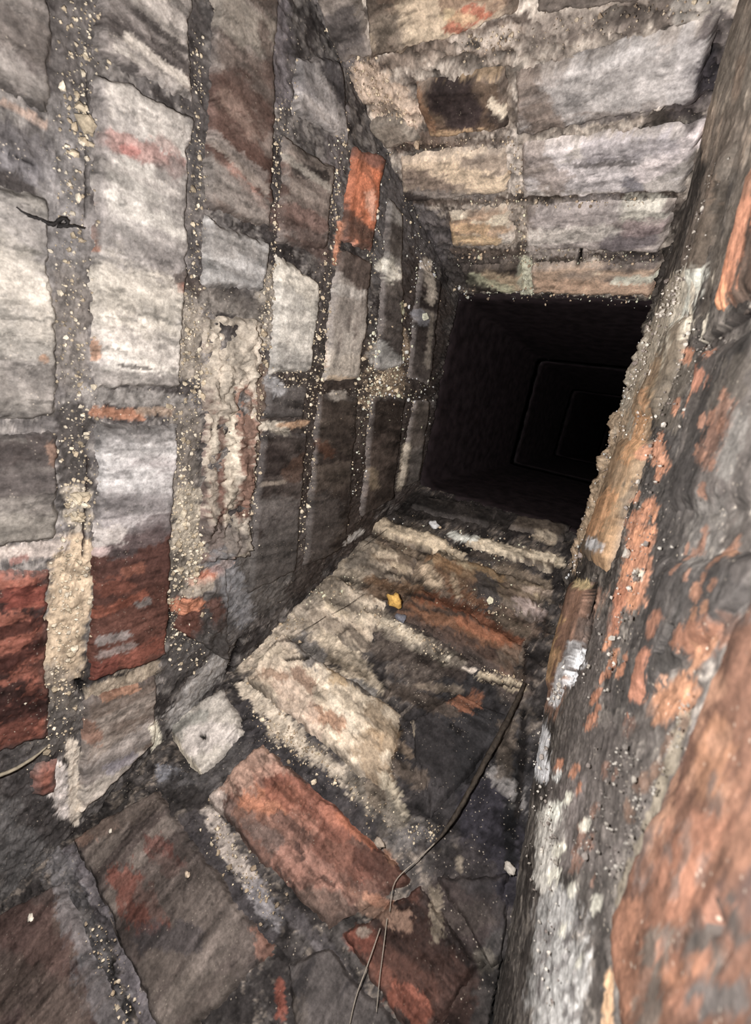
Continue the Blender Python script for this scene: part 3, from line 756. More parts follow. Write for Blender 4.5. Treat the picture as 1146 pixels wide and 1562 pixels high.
# ---- right wall
ST(
    ('R', [(1120, 60), (1110, 220)], 26, '#6a5a50', dict(tgt='a', a=.7)),
    ('R', [(1100, 230), (1040, 400)], 16, '#584c46', dict(tgt='a', a=.8)),
    ('R', [(1050, 420), (1025, 480)], 14, '#b4aea8', dict(tgt='a', a=.85, rag=.9)),
    ('R', [(1080, 320), (1060, 400)], 12, '#54473f', dict(tgt='a', a=.8)),
    ('R', [(1005, 500), (960, 580)], 18, '#8a8075', dict(tgt='a', a=.7, rag=1)),
    ('R', [(985, 560), (950, 700), (910, 790)], 20, '#8d7056', dict(tgt='a', a=.7, rag=.9)),
    ('R', [(930, 760), (905, 810)], 14, '#a8714c', dict(tgt='a', a=.75, rag=.9)),
    ('R', [(975, 640), (960, 700)], 10, '#b07a50', dict(tgt='a', a=.7, rag=1)),
    ('R', [(985, 600), (990, 620)], 8, '#b5805a', dict(tgt='a', a=.7, rag=1)),
    ('R', [(1020, 640), (990, 760)], 22, '#4a4444', dict(tgt='a', a=.8)),
    ('R', [(1040, 720), (1010, 900), (950, 1060)], 34, '#4c4545', dict(tgt='a', a=.8)),
    ('R', [(1100, 280), (1080, 420), (1066, 480)], 6, '#4a413c', dict(tgt='a', a=.9, dep=-.004)),
    ('R', [(1146, 220), (1085, 430)], 10, '#6a5d55', dict(tgt='m', a=.6)),
    ('R', [(1030, 430), (1000, 500), (955, 590), (940, 640)], 16, '#6f655c', dict(tgt='m', a=.85, rag=.9)),
    ('R', [(940, 640), (925, 700), (890, 790), (862, 850)], 14, '#75614f', dict(tgt='m', a=.85, rag=.9)),
    ('R', [(1130, 20), (1120, 150)], 14, '#5a5049', dict(tgt='a', a=.7, rag=.9)),
    ('R', [(1126, 90), (1116, 150)], 6, '#8a6a55', dict(tgt='a', a=.7, rag=.9)),
    ('R', [(1112, 170), (1080, 300)], 10, '#665449', dict(tgt='a', a=.7, rag=.9)),
    ('R', [(1142, 270), (1126, 360)], 16, '#9a6a56', dict(tgt='b', a=.7, rag=.8)),
    ('R', [(1040, 560), (1010, 640)], 16, '#655a52', dict(tgt='a', a=.6, rag=.9)),
    ('R', [(1140, 560), (1110, 620)], 20, '#6d615a', dict(tgt='a', a=.6, rag=.9)),
    ('R', [(1140, -20), (1122, 120), (1100, 250)], 26, '#463e3a', dict(tgt='a', a=.75, rag=.9)),
    # pink and orange remnants
    ('R', [(1140, 320), (1110, 420)], 20, '#b56e54', dict(tgt='b', a=.8, rag=.7)),
    ('R', [(1102, 440), (1090, 480)], 13, '#d0835c', dict(tgt='b', a=.9, rag=.7)),
    ('R', [(1110, 400), (1095, 440)], 12, '#c47352', dict(tgt='b', a=.85, rag=.8)),
    ('R', [(1075, 534), (1082, 536)], 9, '#c07a62', dict(tgt='b', a=.85, rag=.8)),
    ('R', [(1050, 575), (1065, 580)], 16, '#b8705a', dict(tgt='b', a=.8, rag=.9)),
    ('R', [(1028, 615), (1035, 615)], 7, '#ad6a60', dict(tgt='b', a=.8, rag=.9)),
    ('R', [(998, 680), (1003, 705)], 11, '#c58063', dict(tgt='a', a=.85, rag=.8)),
    ('R', [(985, 770), (960, 800)], 10, '#bb7456', dict(tgt='a', a=.8, rag=.9)),
    ('R', [(970, 820), (958, 900)], 20, '#c47c5e', dict(tgt='a', a=.9, rag=.6)),
    ('R', [(945, 900), (930, 960)], 9, '#b96c50', dict(tgt='a', a=.85, rag=.8)),
    ('R', [(1120, 620), (1090, 700)], 14, '#a36e5c', dict(tgt='a', a=.65, rag=1)),
    ('R', [(1140, 640), (1120, 720)], 16, '#8f8684', dict(tgt='a', a=.7, rag=.9)),
    ('R', [(1105, 810), (1112, 835)], 15, '#d08a68', dict(tgt='b', a=.85, rag=.8)),
    ('R', [(1096, 790), (1100, 800)], 7, '#cc8060', dict(tgt='b', a=.85, rag=.8)),
    ('R', [(1060, 980), (1090, 960)], 26, '#bd7458', dict(tgt='a', a=.85, rag=.7)),
    ('R', [(1000, 1080), (1030, 1050)], 22, '#cf8560', dict(tgt='a', a=.9, rag=.6)),
    ('R', [(990, 1000), (970, 1060)], 9, '#b0674e', dict(tgt='a', a=.75, rag=1)),
    ('R', [(1010, 940), (1000, 970)], 8, '#a8654c', dict(tgt='a', a=.7, rag=1)),
    ('R', [(955, 1100), (950, 1115)], 8, '#bb6a4c', dict(tgt='a', a=.8, rag=.9)),
    ('R', [(1060, 880), (1110, 910)], 40, '#5c5454', dict(tgt='a', a=.7)),
    ('R', [(1080, 780), (1060, 840)], 28, '#7f7674', dict(tgt='a', a=.6, rag=.9)),
    # lip brick near the front wall
    ('R', [(880, 920), (850, 1000), (830, 1060)], 22, '#6a4c40', dict(tgt='a', a=.85, rag=.6)),
    ('R', [(850, 950), (838, 990)], 9, '#b0643c', dict(tgt='a', a=.75, rag=.9)),
    ('R', [(848, 1000), (838, 1030)], 9, '#b06c48', dict(tgt='a', a=.7, rag=.9)),
    ('R', [(880, 890), (890, 892)], 8, '#cf7f5a', dict(tgt='a', a=.9)),
    ('R', [(905, 830), (912, 832)], 9, '#cbc0b4', dict(tgt='a', a=.9)),
    ('R', [(968, 875), (970, 880)], 8, '#dccfc0', dict(tgt='a', a=.9)),
    ('R', [(876, 985), (855, 1040), (843, 1070)], 7, '#d8ccb8', dict(tgt='a', a=.9, rag=.9)),
    ('R', [(823, 1005), (815, 1040)], 5, '#d0c6b6', dict(tgt='a', a=.85, rag=.8)),
    ('R', [(815, 1090), (820, 1170)], 12, '#b8aea6', dict(tgt='a', a=.9, rag=.7)),
    ('R', [(812, 1120), (822, 1180)], 8, '#dcc9ac', dict(tgt='a', a=.8, rag=.8)),
    ('R', [(900, 960), (880, 1100), (850, 1250)], 30, '#544b4a', dict(tgt='a', a=.7)),
    ('R', [(905, 880), (895, 960), (870, 1040)], 4, '#2a2220', dict(tgt='a', dep=-.012)),
    ('R', [(835, 1240), (828, 1340)], 18, '#aaa29f', dict(tgt='a', a=.9, rag=.7)),
    ('R', [(840, 1380), (835, 1560)], 34, '#a09a9c', dict(tgt='a', a=.9, rag=.6)),
    ('R', [(870, 1200), (860, 1300)], 20, '#6e6262', dict(tgt='a', a=.7, rag=.9)),
    ('R', [(905, 1300), (905, 1420)], 24, '#5b5250', dict(tgt='a', a=.8)),
    ('R', [(920, 1130), (900, 1280)], 36, '#645958', dict(tgt='a', a=.7)),
    ('R', [(965, 1100), (930, 1240)], 30, '#5c5250', dict(tgt='m', a=.7)),
    ('R', [(1040, 1090), (985, 1250), (938, 1370)], 9, '#a89580', dict(tgt='a', a=.7, rag=.9)),
    ('R', [(922, 1480), (920, 1562)], 8, '#dca87c', dict(tgt='a', a=.9, rag=.6)),
    # near brick
    ('R', [(1110, 1120), (1100, 1200)], 26, '#c4805e', dict(tgt='b', a=.8, rag=.7)),
    ('R', [(1080, 1280), (1060, 1380)], 34, '#be745a', dict(tgt='b', a=.7, rag=.8)),
    ('R', [(1020, 1270), (1000, 1340)], 22, '#8d7068', dict(tgt='b', a=.7, rag=.9)),
    ('R', [(965, 1400), (950, 1540)], 24, '#a3664e', dict(tgt='b', a=.8)),
    ('R', [(1020, 1440), (1000, 1562)], 22, '#7f7068', dict(tgt='b', a=.8, rag=.8)),
    ('R', [(1090, 1440), (1110, 1480)], 20, '#6f6662', dict(tgt='b', a=.8, rag=.8)),
    ('R', [(1130, 1400), (1146, 1440)], 22, '#6c6462', dict(tgt='b', a=.8, rag=.8)),
    ('R', [(1040, 1500), (1090, 1480)], 16, '#cc8060', dict(tgt='b', a=.85, rag=.8)),
    ('R', [(1090, 1540), (1146, 1540)], 30, '#777070', dict(tgt='b', a=.85, rag=.7)),
    ('R', [(1110, 1395), (1125, 1430)], 6, '#3a302c', dict(tgt='b', dep=-.015)),
    ('R', [(1133, 1460), (1136, 1470)], 6, '#2a2320', dict(tgt='b', dep=-.015)),
    # cracks
    ('R', [(1146, 470), (1100, 500), (1060, 528)], 5, '#1a1412', dict(tgt='a', dep=-.02)),
    ('R', [(1033, 960), (1022, 985), (1014, 996)], 5, '#1d1614', dict(tgt='a', dep=-.02)),
)

_pr = random.Random(5)
for (x0, y0, x1, y1, n_, hx) in ((1060, 540, 960, 800, 10, '#b8755a'), (1110, 600, 1040, 900, 14, '#a8705c'), (985, 780, 930, 1000, 12, '#c47c5a'),
                                 (1090, 930, 980, 1090, 14, '#c98462'), (960, 960, 860, 1200, 12, '#a8664c'), (1040, 1100, 960, 1220, 12, '#8d6a5a'),
                                 (1110, 820, 1060, 940, 8, '#b8785e'), (940, 1150, 880, 1330, 10, '#8a6458')):
    for _ in range(n_):
        t_ = _pr.random(); px_ = x0 + (x1 - x0) * t_ + _pr.uniform(-18, 18); py_ = y0 + (y1 - y0) * t_ + _pr.uniform(-18, 18)
        stroke('R', [(px_, py_), (px_ - 5, py_ + 14)], _pr.uniform(2.5, 6), hx, .8, .95, .15)
for (x0, y0, x1, y1, n_, hx) in ((1140, 1000, 1000, 1300, 24, '#d08e70'), (1146, 1250, 1010, 1540, 26, '#c67c62'), (1130, 1100, 1000, 1500, 22, '#8a7068'),
                                 (1040, 1250, 945, 1540, 18, '#8f5a46')):
    for _ in range(n_):
        px_ = _pr.uniform(min(x0, x1), max(x0, x1)); py_ = _pr.uniform(y0, y1)
        stroke('R', [(px_, py_), (px_ - 4, py_ + 26)], _pr.uniform(4, 10), hx, .65, .95, .25, 'b')
for (px_, py_) in ((880, 1000), (870, 1030), (850, 1050), (830, 1120), (845, 1230), (850, 1290), (842, 1330), (870, 1350), (855, 1410), (880, 1460), (905, 1370), (890, 1250), (850, 1175), (865, 1210)):
    stroke('R', [(px_, py_), (px_ - 4, py_ + 10)], _pr.uniform(4, 9), '#cfc6ba', .8, .95, .15)
for _ in range(30):
    px_ = _pr.uniform(815, 880); py_ = _pr.uniform(1340, 1560)
    stroke('R', [(px_, py_), (px_ - 3, py_ + 12)], _pr.uniform(2, 5), '#6a6264', .7, .95, .15)


# ------------------------------------------------------------------ mortar beds: one leaning wall surface each
MORTAR = {'L': ('#776f6b', '#a0968e', '#544c49'), 'F': ('#57504c', '#85776a', '#3e3836'),
          'B': ('#8a7d70', '#a6998a', '#62574e'), 'R': ('#5c5351', '#80746f', '#463e3c')}


def mortar_height(u, v, seed):
    k = 0.4 if seed == 400 else 1.0
    return -0.004 + ((fbm(u, v, 14, 3, seed) - 0.5) * 0.008 + (fbm(u, v, 70, 4, seed + 5, gain=0.7) - 0.5) * 0.011) * k


def build_wall(wk, nu, nv, v0, lo_, hi_, obj_name, label_mid):
    W = WALLS[wk]
    vs = v0 * (ZTOP / v0) ** (np.arange(nv) / (nv - 1.0))
    t = np.linspace(0, 1, nu)
    V, T = np.meshgrid(vs, t, indexing='ij')
    U = lo_(V) + (hi_(V) - lo_(V)) * T
    u = U.ravel(); v = V.ravel()
    sd = {'L': 100, 'F': 200, 'B': 300, 'R': 400}[wk]
    h = mortar_height(u, v, sd)
    if wk == 'F':                                    # parging is lumpy on this side
        h = h + (fbm(u, v, 22, 4, 77, gain=0.6) - 0.5) * 0.012
    c1, c2, c3 = [np.stack([0 * u] * 3, 1) for _ in range(3)]
    # colours of the bed are taken at a few spots so that no light is baked into them
    mid = W.hit(label_mid)
    a1, a2, a3 = [W.albedo(x, mid) for x in MORTAR[wk]]
    n = fbm(u, v, 18, 5, sd + 31, gain=0.65); n2 = fbm(u, v, 60, 4, sd + 47, gain=0.7)
    c = a1 + (a2 - a1) * sst(0.5, 0.62, n2)[:, None]
    c = c + (a3 - c) * sst(0.48, 0.36, n)[:, None]
    m1 = fbm(u, v, 110, 4, sd + 61, gain=0.75); m2 = fbm(u, v, 30, 5, sd + 62, gain=0.7)
    apply_strokes(W, u, v, c, h, 'm')
    if wk in 'FB':                                   # soot caught along the laps of the slurry
        m3 = fbm(u, v, 26, 6, sd + 63, 0.12, 3.0, 0.7)
        c = c * (1 - 0.55 * sst(0.56, 0.70, m3))[:, None]
        h = h - 0.008 * sst(0.54, 0.72, m3)
    c = c * ((0.46 + 1.1 * m1) * (0.76 + 0.52 * m2))[:, None]
    h = h + (m1 - 0.5) * (0.002 if wk == 'R' else 0.004)
    if wk == 'R':                                    # crusted, crumbling edge of the lip
        h = h + (fbm(u, v, 22, 5, 88, gain=0.6) - 0.45) * 0.05 * sst(1.38, 1.56, v)
    P = W.P(u, v, h)
    if wk == 'R':                                    # the lip at the top of the right wall curls away from the lens
        k = sst(ZLIP, ZTOP, v)
        P[:, 0] += k * 0.42
        P[:, 2] -= 0.0
    o = make_mesh(obj_name, P * S, grid_faces(nv, nu, wk in 'LB'), M_MORTAR, c)
    o['kind'] = 'structure'
    return o


OW = {}
OW['L'] = build_wall('L', 430, 330, 0.17, lambda z: YB(z) - 0.04, lambda z: YF(z) + 0.04, 'wall_left', (280, 600))
OW['F'] = build_wall('F', 330, 330, 0.17, lambda z: -1.04 + 0 * z, lambda z: 0.25 + 0 * z, 'wall_front', (600, 1100))
OW['B'] = build_wall('B', 330, 320, 0.45, lambda z: -1.04 + 0 * z, lambda z: 0.28 + 0 * z, 'wall_back', (800, 250))
OW['R'] = build_wall('R', 400, 330, 0.14, lambda z: YB(z) - 0.03, lambda z: YF(z) + 0.03, 'wall_right', (1000, 800))

# ------------------------------------------------------------------ bricks, each one a piece of its wall
def brick(wk, quad, cols, streak=(0.0, 3.0), proud=0.011, rough=0.0035, ns=7.0, edge=0.013, cover=(0.5, 0.62), name='brick', mat=None, uvq=None):
    W = WALLS[wk]
    brick.n += 1
    sd = 1000 + brick.n * 29
    q = [W.hit(p) for p in quad] if uvq is None else [np.array(x) for x in uvq]
    pq = [np.array(p, float) for p in quad]
    lu = max(np.linalg.norm(pq[1] - pq[0]), np.linalg.norm(pq[2] - pq[3]))
    lv = max(np.linalg.norm(pq[3] - pq[0]), np.linalg.norm(pq[2] - pq[1]))
    n = int(np.clip(lu / 3.0, 10, 110)); m = int(np.clip(lv / 3.0, 10, 130))
    s, t = np.meshgrid(np.linspace(0, 1, n), np.linspace(0, 1, m), indexing='ij')
    s = s.ravel(); t = t.ravel()
    uv = ((1 - s) * (1 - t))[:, None] * q[0] + (s * (1 - t))[:, None] * q[1] + (s * t)[:, None] * q[2] + ((1 - s) * t)[:, None] * q[3]
    u = uv[:, 0].copy(); v = uv[:, 1].copy()
    du = (np.linalg.norm(q[1] - q[0]) + np.linalg.norm(q[2] - q[3])) / 2
    dv = (np.linalg.norm(q[3] - q[0]) + np.linalg.norm(q[2] - q[1])) / 2
    e = np.minimum(np.minimum(s, 1 - s) * du, np.minimum(t, 1 - t) * dv)
    # wander of the outline
    wu = (fbm(u, v, 9, 3, sd + 1) - 0.5) * 0.012 + (fbm(u, v, 45, 3, sd + 3) - 0.5) * 0.005
    wv = (fbm(u, v, 9, 3, sd + 2) - 0.5) * 0.012 + (fbm(u, v, 45, 3, sd + 4) - 0.5) * 0.005
    u = u + wu; v = v + wv
    corner = np.minimum(np.minimum(s, 1 - s) * du + np.minimum(t, 1 - t) * dv, 1)      # chipped corners
    ee = np.minimum(e, corner * 0.6) + (fbm(u, v, 40, 4, sd + 6, gain=0.65) - 0.5) * 0.012
    prof = sst(-0.001, edge, ee)
    tk = 0.3 if wk == 'R' else 1.0
    tilt = tk * ((random.random() - 0.5) * 0.006 * (s - 0.5) + (random.random() - 0.5) * 0.006 * (t - 0.5))
    hsurf = proud + tilt + (fbm(u, v, 12, 4, sd + 7) - 0.5) * rough * 2 + (fbm(u, v, 80, 3, sd + 9, gain=0.7) - 0.5) * rough
    mid = (q[0] + q[1] + q[2] + q[3]) / 4
    A = [W.albedo(x, mid) for x in cols]
    ang, st = streak
    n1 = fbm(u, v, ns, 6, sd + 11, ang, st, 0.62); n2 = fbm(u, v, ns * 1.7, 6, sd + 12, ang, st, 0.66)
    c = A[0] + (A[1] - A[0]) * sst(0.44, 0.60, n1)[:, None]
    if len(A) > 2:
        c = c + (A[2] - c) * (sst(cover[0], cover[1], n2))[:, None]
    k1 = fbm(u, v, 34, 5, sd + 51, ang, st * 2.0, 0.7); k2 = fbm(u, v, 70, 5, sd + 52, gain=0.75)
    k3 = fbm(u, v, 16, 5, sd + 53, ang, st * 1.3, 0.66)
    # worn arris takes on the mortar's dirt
    dirt = W.albedo(MORTAR[wk][0], mid)
    c = c + (dirt - c) * (0.5 * sst(0.022, 0.002, ee + (k2 - 0.5) * 0.016))[:, None]
    hs = hsurf.copy()
    apply_strokes(W, u, v, c, hs, 'b')
    c = c * ((0.70 + 0.62 * sst(0.15, 0.85, k1)) * (0.70 + 0.60 * k2) * (0.82 + 0.38 * k3))[:, None]
    # soot flecks drawn out along the streaks
    k4 = fbm(u, v, 55, 5, sd + 54, ang, st * 1.2, 0.75)
    c = c * (1 - 0.42 * sst(0.63, 0.74, k4))[:, None]
    h = -0.009 + (hs + 0.009) * prof
    P = W.P(u, v, h)
    F = grid_faces(n, m, True)
    o = make_mesh(name, P * S, F, mat or M_BRICK, c, OW[wk])
    # make sure the face looks into the shaft
    me = o.data
    nn = np.zeros(len(me.polygons) * 3); me.polygons.foreach_get('normal', nn)
    if (nn.reshape(-1, 3) @ W.N).mean() < 0:
        me.flip_normals()
    return o


brick.n = 0
Z2 = (math.pi / 2, 4.0)          # streaks up the shaft
U2 = (0.0, 4.0)                  # streaks along the course
# left wall, course by course (uphill = rightwards in the picture)
brick('L', [(-80, -80), (80, -80), (78, 175), (-80, 110)], ('#8a7d74', '#786c66', '#9b8f86'), Z2)
brick('L', [(-80, 262), (80, 305), (88, 638), (-80, 655)], ('#cbc0b2', '#bcb1a7', '#ddd1c1'), Z2)
brick('L', [(-80, 662), (92, 655), (92, 826), (-80, 842)], ('#7d716b', '#958a80', '#655a56'), Z2)
tag(brick('L', [(-80, 872), (80, 862), (72, 1125), (-80, 1172)], ('#7e4636', '#4f332d', '#a25a42'), (math.pi/2, 2.0), rough=.007, ns=16, cover=(.5, .58)), 'dark red bare brick')
brick('L', [(50, 1168), (88, 1160), (82, 1210), (45, 1215)], ('#a3604a', '#9a6a58', '#7a4a3c'), Z2, proud=.012)
brick('L', [(144, -80), (290, -80), (296, 155), (142, 84)], ('#8a7f78', '#786e69', '#b5a99e'), Z2)
brick('L', [(139, 100), (292, 172), (278, 592), (141, 592)], ('#c6bbb1', '#b5aaa3', '#d8cec1'), Z2, proud=.014)
brick('L', [(143, 642), (274, 645), (252, 1002), (135, 1042)], ('#c3bbb6', '#aca29e', '#d3cbc6'), Z2, proud=.014)
brick('L', [(124, 1068), (240, 1030), (238, 1128), (116, 1246)], ('#6e5f54', '#7d6a5c', '#8a7c70'), Z2)
brick('L', [(330, -80), (426, -80), (415, 350), (312, 318)], ('#79695f', '#685349', '#8d8076'), Z2)
brick('L', [(311, 328), (408, 372), (402, 448), (306, 440)], ('#b2adA8', '#a49d96', '#bdb8b2'), Z2)
tag(brick('L', [(308, 482), (400, 488), (380, 850), (308, 862)], ('#a8937e', '#8a6a5a', '#cdbda7'), U2, rough=.026, proud=.012, cover=(.42, .52)), 'flaking spalled brick with cream crust')
brick('L', [(278, 905), (345, 862), (352, 1010), (264, 958)], ('#5e5653', '#77706c', '#453f3c'), Z2, rough=.012)
tag(brick('F', [(250, 1098), (342, 1046), (374, 1118), (306, 1190)], ('#c2b7aa', '#b0a698', '#cfc4b6'), Z2, proud=.014), 'pale grey square brick end')
brick('L', [(450, 85), (520, 90), (532, 220), (446, 172)], ('#7f7876', '#6b6565', '#938c88'), Z2)
brick('L', [(432, 205), (510, 250), (496, 382), (420, 372)], ('#71635a', '#5f524a', '#87796e'), Z2)
brick('L', [(420, 385), (488, 430), (478, 568), (410, 575)], ('#c0b8aa', '#afa89d', '#cdc5b5'), Z2)
brick('L', [(405, 585), (470, 590), (464, 640), (400, 638)], ('#4a4340', '#5a534f', '#38322f'), Z2)
brick('L', [(398, 660), (466, 658), (452, 870), (378, 905)], ('#453b36', '#564b45', '#392f2b'), Z2)
tag(brick('L', [(538, 222), (588, 240), (570, 385), (518, 368)], ('#9c5c3e', '#6e4a3c', '#b86a40'), U2), 'bright orange brick')
brick('L', [(516, 378), (567, 398), (550, 580), (490, 582)], ('#8a8076', '#776b62', '#a0968a'), U2)
brick('L', [(485, 600), (546, 604), (528, 835), (462, 865)], ('#40362f', '#4d4239', '#352c27'), Z2)
brick('L', [(592, 300), (612, 320), (615, 560), (570, 570)], ('#5b534d', '#48413d', '#75706a'), Z2)
brick('L', [(566, 600), (618, 604), (598, 760), (550, 790)], ('#3a312b', '#463b34', '#302823'), Z2)
brick('L', [(640, 395), (672, 430), (655, 590), (622, 575)], ('#463f3b', '#38312e', '#5a534d'), Z2)
brick('L', [(630, 610), (655, 610), (640, 735), (608, 745)], ('#3e3732', '#4e463f', '#322b28'), Z2)
# front wall
brick('F', [(-60, 1420), (92, 1345), (215, 1610), (0, 1760)], ('#564640', '#4a3a36', '#6a564c'), Z2)
brick('F', [(112, 1280), (238, 1203), (425, 1448), (255, 1610)], ('#675a51', '#594c46', '#786a60'), Z2, proud=.014)
brick('F', [(438, 1465), (500, 1435), (640, 1600), (450, 1660)], ('#4e4745', '#433d3c', '#625955'), Z2)
tag(brick('F', [(313, 1222), (400, 1132), (632, 1338), (500, 1420)], ('#8f6350', '#7a5546', '#a8765e'), U2, proud=.018, rough=.012), 'orange brick with pale worn edges')
brick('F', [(520, 1425), (640, 1352), (740, 1470), (640, 1610)], ('#583a2f', '#4a342c', '#7a4a38'), U2, rough=.012)
brick('F', [(655, 1335), (778, 1330), (765, 1460), (750, 1470)], ('#443c39', '#38333a', '#5a4d45'), Z2)
tag(brick('F', [(372, 1038), (432, 968), (612, 1088), (590, 1212)], ('#cbb699', '#b89c80', '#d8c6aa'), U2, proud=.018, rough=.014), 'cream crusted brick')
brick('F', [(622, 1100), (700, 1055), (790, 1100), (655, 1245)], ('#3d3939', '#35322f', '#4a4341'), U2)
brick('F', [(440, 935), (503, 872), (590, 920), (560, 1000)], ('#a8967e', '#8a7864', '#c0ae92'), U2, rough=.016)
brick('F', [(600, 935), (640, 895), (800, 985), (785, 1040)], ('#5a4638', '#4a3a30', '#7a5236'), U2, rough=.012)
brick('F', [(512, 862), (548, 818), (640, 850), (620, 890)], ('#7d6c56', '#6a5a48', '#a08c70'), U2, rough=.016)
brick('F', [(650, 858), (668, 842), (835, 892), (815, 950)], ('#75634e', '#5a4a3c', '#93805f'), U2, rough=.014)
brick('F', [(560, 808), (582, 788), (690, 826), (668, 848)], ('#8a785f', '#6a5c4a', '#b09c7c'), U2, rough=.014)
brick('F', [(705, 830), (718, 818), (855, 848), (842, 876)], ('#8f8068', '#6a5c4c', '#b8a688'), U2, rough=.014)
brick('F', [(625, 775), (640, 757), (760, 778), (745, 806)], ('#2e2926', '#3a332e', '#262220'), U2)
brick('F', [(775, 805), (788, 785), (872, 800), (858, 830)], ('#39322c', '#4a4036', '#2c2724'), U2)
# back wall
brick('B', [(462, -60), (540, -60), (575, 88), (520, 100)], ('#6e645d', '#5c5450', '#82766c'), U2)
brick('B', [(552, -80), (800, -110), (792, 22), (566, 96)], ('#8a7058', '#6e5a4a', '#a8947a'), U2, proud=.014)
brick('B', [(815, -110), (1120, -160), (1095, -25), (812, 30)], ('#776a60', '#665a52', '#8d8078'), U2)
tag(brick('B', [(632, 128), (768, 100), (776, 195), (655, 210)], ('#7a6450', '#65503f', '#98805f'), U2, proud=.014), 'brick with black centre and tan rim')
brick('B', [(786, 112), (1100, 22), (1068, 152), (786, 205)], ('#958b84', '#82766e', '#a8a19c'), U2, proud=.018)
brick('B', [(556, 182), (608, 174), (642, 214), (592, 225)], ('#6a6155', '#5a5148', '#7d7264'), U2, proud=.014)
brick('B', [(608, 240), (772, 222), (778, 296), (614, 306)], ('#8a7968', '#756658', '#a8947a'), U2)
brick('B', [(795, 218), (1078, 186), (1046, 292), (798, 302)], ('#a0978f', '#8d8580', '#b4aba8'), U2, proud=.014)
brick('B', [(684, 322), (775, 313), (790, 374), (692, 378)], ('#a08468', '#8a7058', '#b4a48c'), U2)
brick('B', [(800, 315), (1034, 308), (1008, 386), (804, 376)], ('#928780', '#80746e', '#a89e96'), U2)
brick('B', [(702, 405), (795, 400), (800, 446), (712, 446)], ('#7d6c5a', '#54483e', '#a08a6c'), U2)
brick('B', [(808, 402), (1008, 402), (998, 452), (812, 446)], ('#9a8068', '#75665a', '#b09880'), U2)
# right wall (its lip nearest the flue first)
brick('R', [(1108, 200), (1126, 205), (1062, 452), (1036, 440)], ('#584c45', '#4a403b', '#6c5f56'), U2, proud=.007, rough=.0016, edge=.04)
brick('R', [(1022, 480), (1056, 470), (1000, 650), (955, 640)], ('#6a5c50', '#574b43', '#80705f'), U2, proud=.007, rough=.0016, edge=.04)
brick('R', [(948, 660), (996, 665), (925, 880), (880, 850)], ('#665649', '#54473e', '#8f6c4e'), U2, proud=.007, rough=.0016, edge=.04)
brick('R', [(872, 880), (908, 885), (862, 1060), (822, 1060)], ('#6a4c40', '#5a443a', '#8a5c44'), U2, proud=.007, rough=.0016, edge=.04)
brick('R', [(1150, 215), (1260, 200), (1250, 440), (1076, 500)], ('#6f574c', '#5c4a43', '#a86a52'), U2, proud=.007, rough=.0016, edge=.04)
brick('R', [(1060, 535), (1260, 420), (1260, 800), (1010, 800)], ('#5b5150', '#6d6260', '#4a4342'), U2, proud=.007, rough=.0016, edge=.04)
brick('R', [(1004, 822), (1260, 830), (1160, 880), (940, 1130)], ('#554c4b', '#675d5b', '#46403f'), U2, proud=.007, rough=.0016, edge=.04)

brick('R', [(1146, 850), (935, 1372), (925, 1800), (1500, 1800)], ('#b4755e', '#93706a', '#c47f64'), U2, proud=.008, rough=.002, edge=.03,
      cover=(.52, .62), uvq=[(-.30, .455), (.450, .44), (.500, .20), (-.30, .20)])


# ------------------------------------------------------------------ gravel standing out of the mortar: too many to count
_ico_v = None


def grit(wk, rows, hexes, name='grit'):
    global _ico_v, _ico_f
    W = WALLS[wk]
    ph = (1 + 5 ** .5) / 2
    base = np.array([(-1, ph, 0), (1, ph, 0), (-1, -ph, 0), (1, -ph, 0), (0, -1, ph), (0, 1, ph), (0, -1, -ph), (0, 1, -ph),
                     (ph, 0, -1), (ph, 0, 1), (-ph, 0, -1), (-ph, 0, 1)]) / math.sqrt(1 + ph * ph)
    fc = np.array([(0, 11, 5), (0, 5, 1), (0, 1, 7), (0, 7, 10), (0, 10, 11), (1, 5, 9), (5, 11, 4), (11, 10, 2), (10, 7, 6), (7, 1, 8),
                   (3, 9, 4), (3, 4, 2), (3, 2, 6), (3, 6, 8), (3, 8, 9), (4, 9, 5), (2, 4, 11), (6, 2, 10), (8, 6, 7), (9, 8, 1)])
    V = []; F = []; Cc = []; k = 0
    for pts, r, n, size in rows:
        seg = [np.array(p, float) for p in pts]
        L = [np.linalg.norm(seg[i + 1] - seg[i]) for i in range(len(seg) - 1)]
        for _ in range(int(n * (0.9 if wk == 'R' else 1.5))):
            x = rng.random() * sum(L); i = 0
            while i < len(L) - 1 and x > L[i]:
                x -= L[i]; i += 1
            p = seg[i] + (seg[i + 1] - seg[i]) * (x / max(L[i], 1e-6)) + rng.normal(0, r * .5, 2)
            uv = W.hit(p)
            if wk == 'R' and uv[1] > ZLIP - .02:
                continue
            P0 = W.P(np.float64(uv[0]), np.float64(uv[1]), 0.003)
            depth = (DM @ P0)[2]
            s_ = size * math.exp(rng.normal(0, .55)) * depth / FPX * .27
            bv = base * (0.6 + 0.8 * rng.random((12, 1))) * s_ * np.array([1, .8 + .4 * rng.random(), .8 + .4 * rng.random()])
            V.append(bv + P0 + W.N * s_ * (0.0 if wk == 'R' else .3)); F.append(fc + k); k += 12
            hx = hexes[int(rng.integers(len(hexes)))]
            Cc.append(np.repeat(np.clip(lin(hx) / W.illum_facing(uv) * (1.25 if wk == 'R' else 1.1), .03, .8)[None], 12, 0))
    o = make_mesh(name, np.concatenate(V) * S, np.concatenate(F), M_BRICK, np.concatenate(Cc), OW[wk], smooth=False)
    o['kind'] = 'stuff'


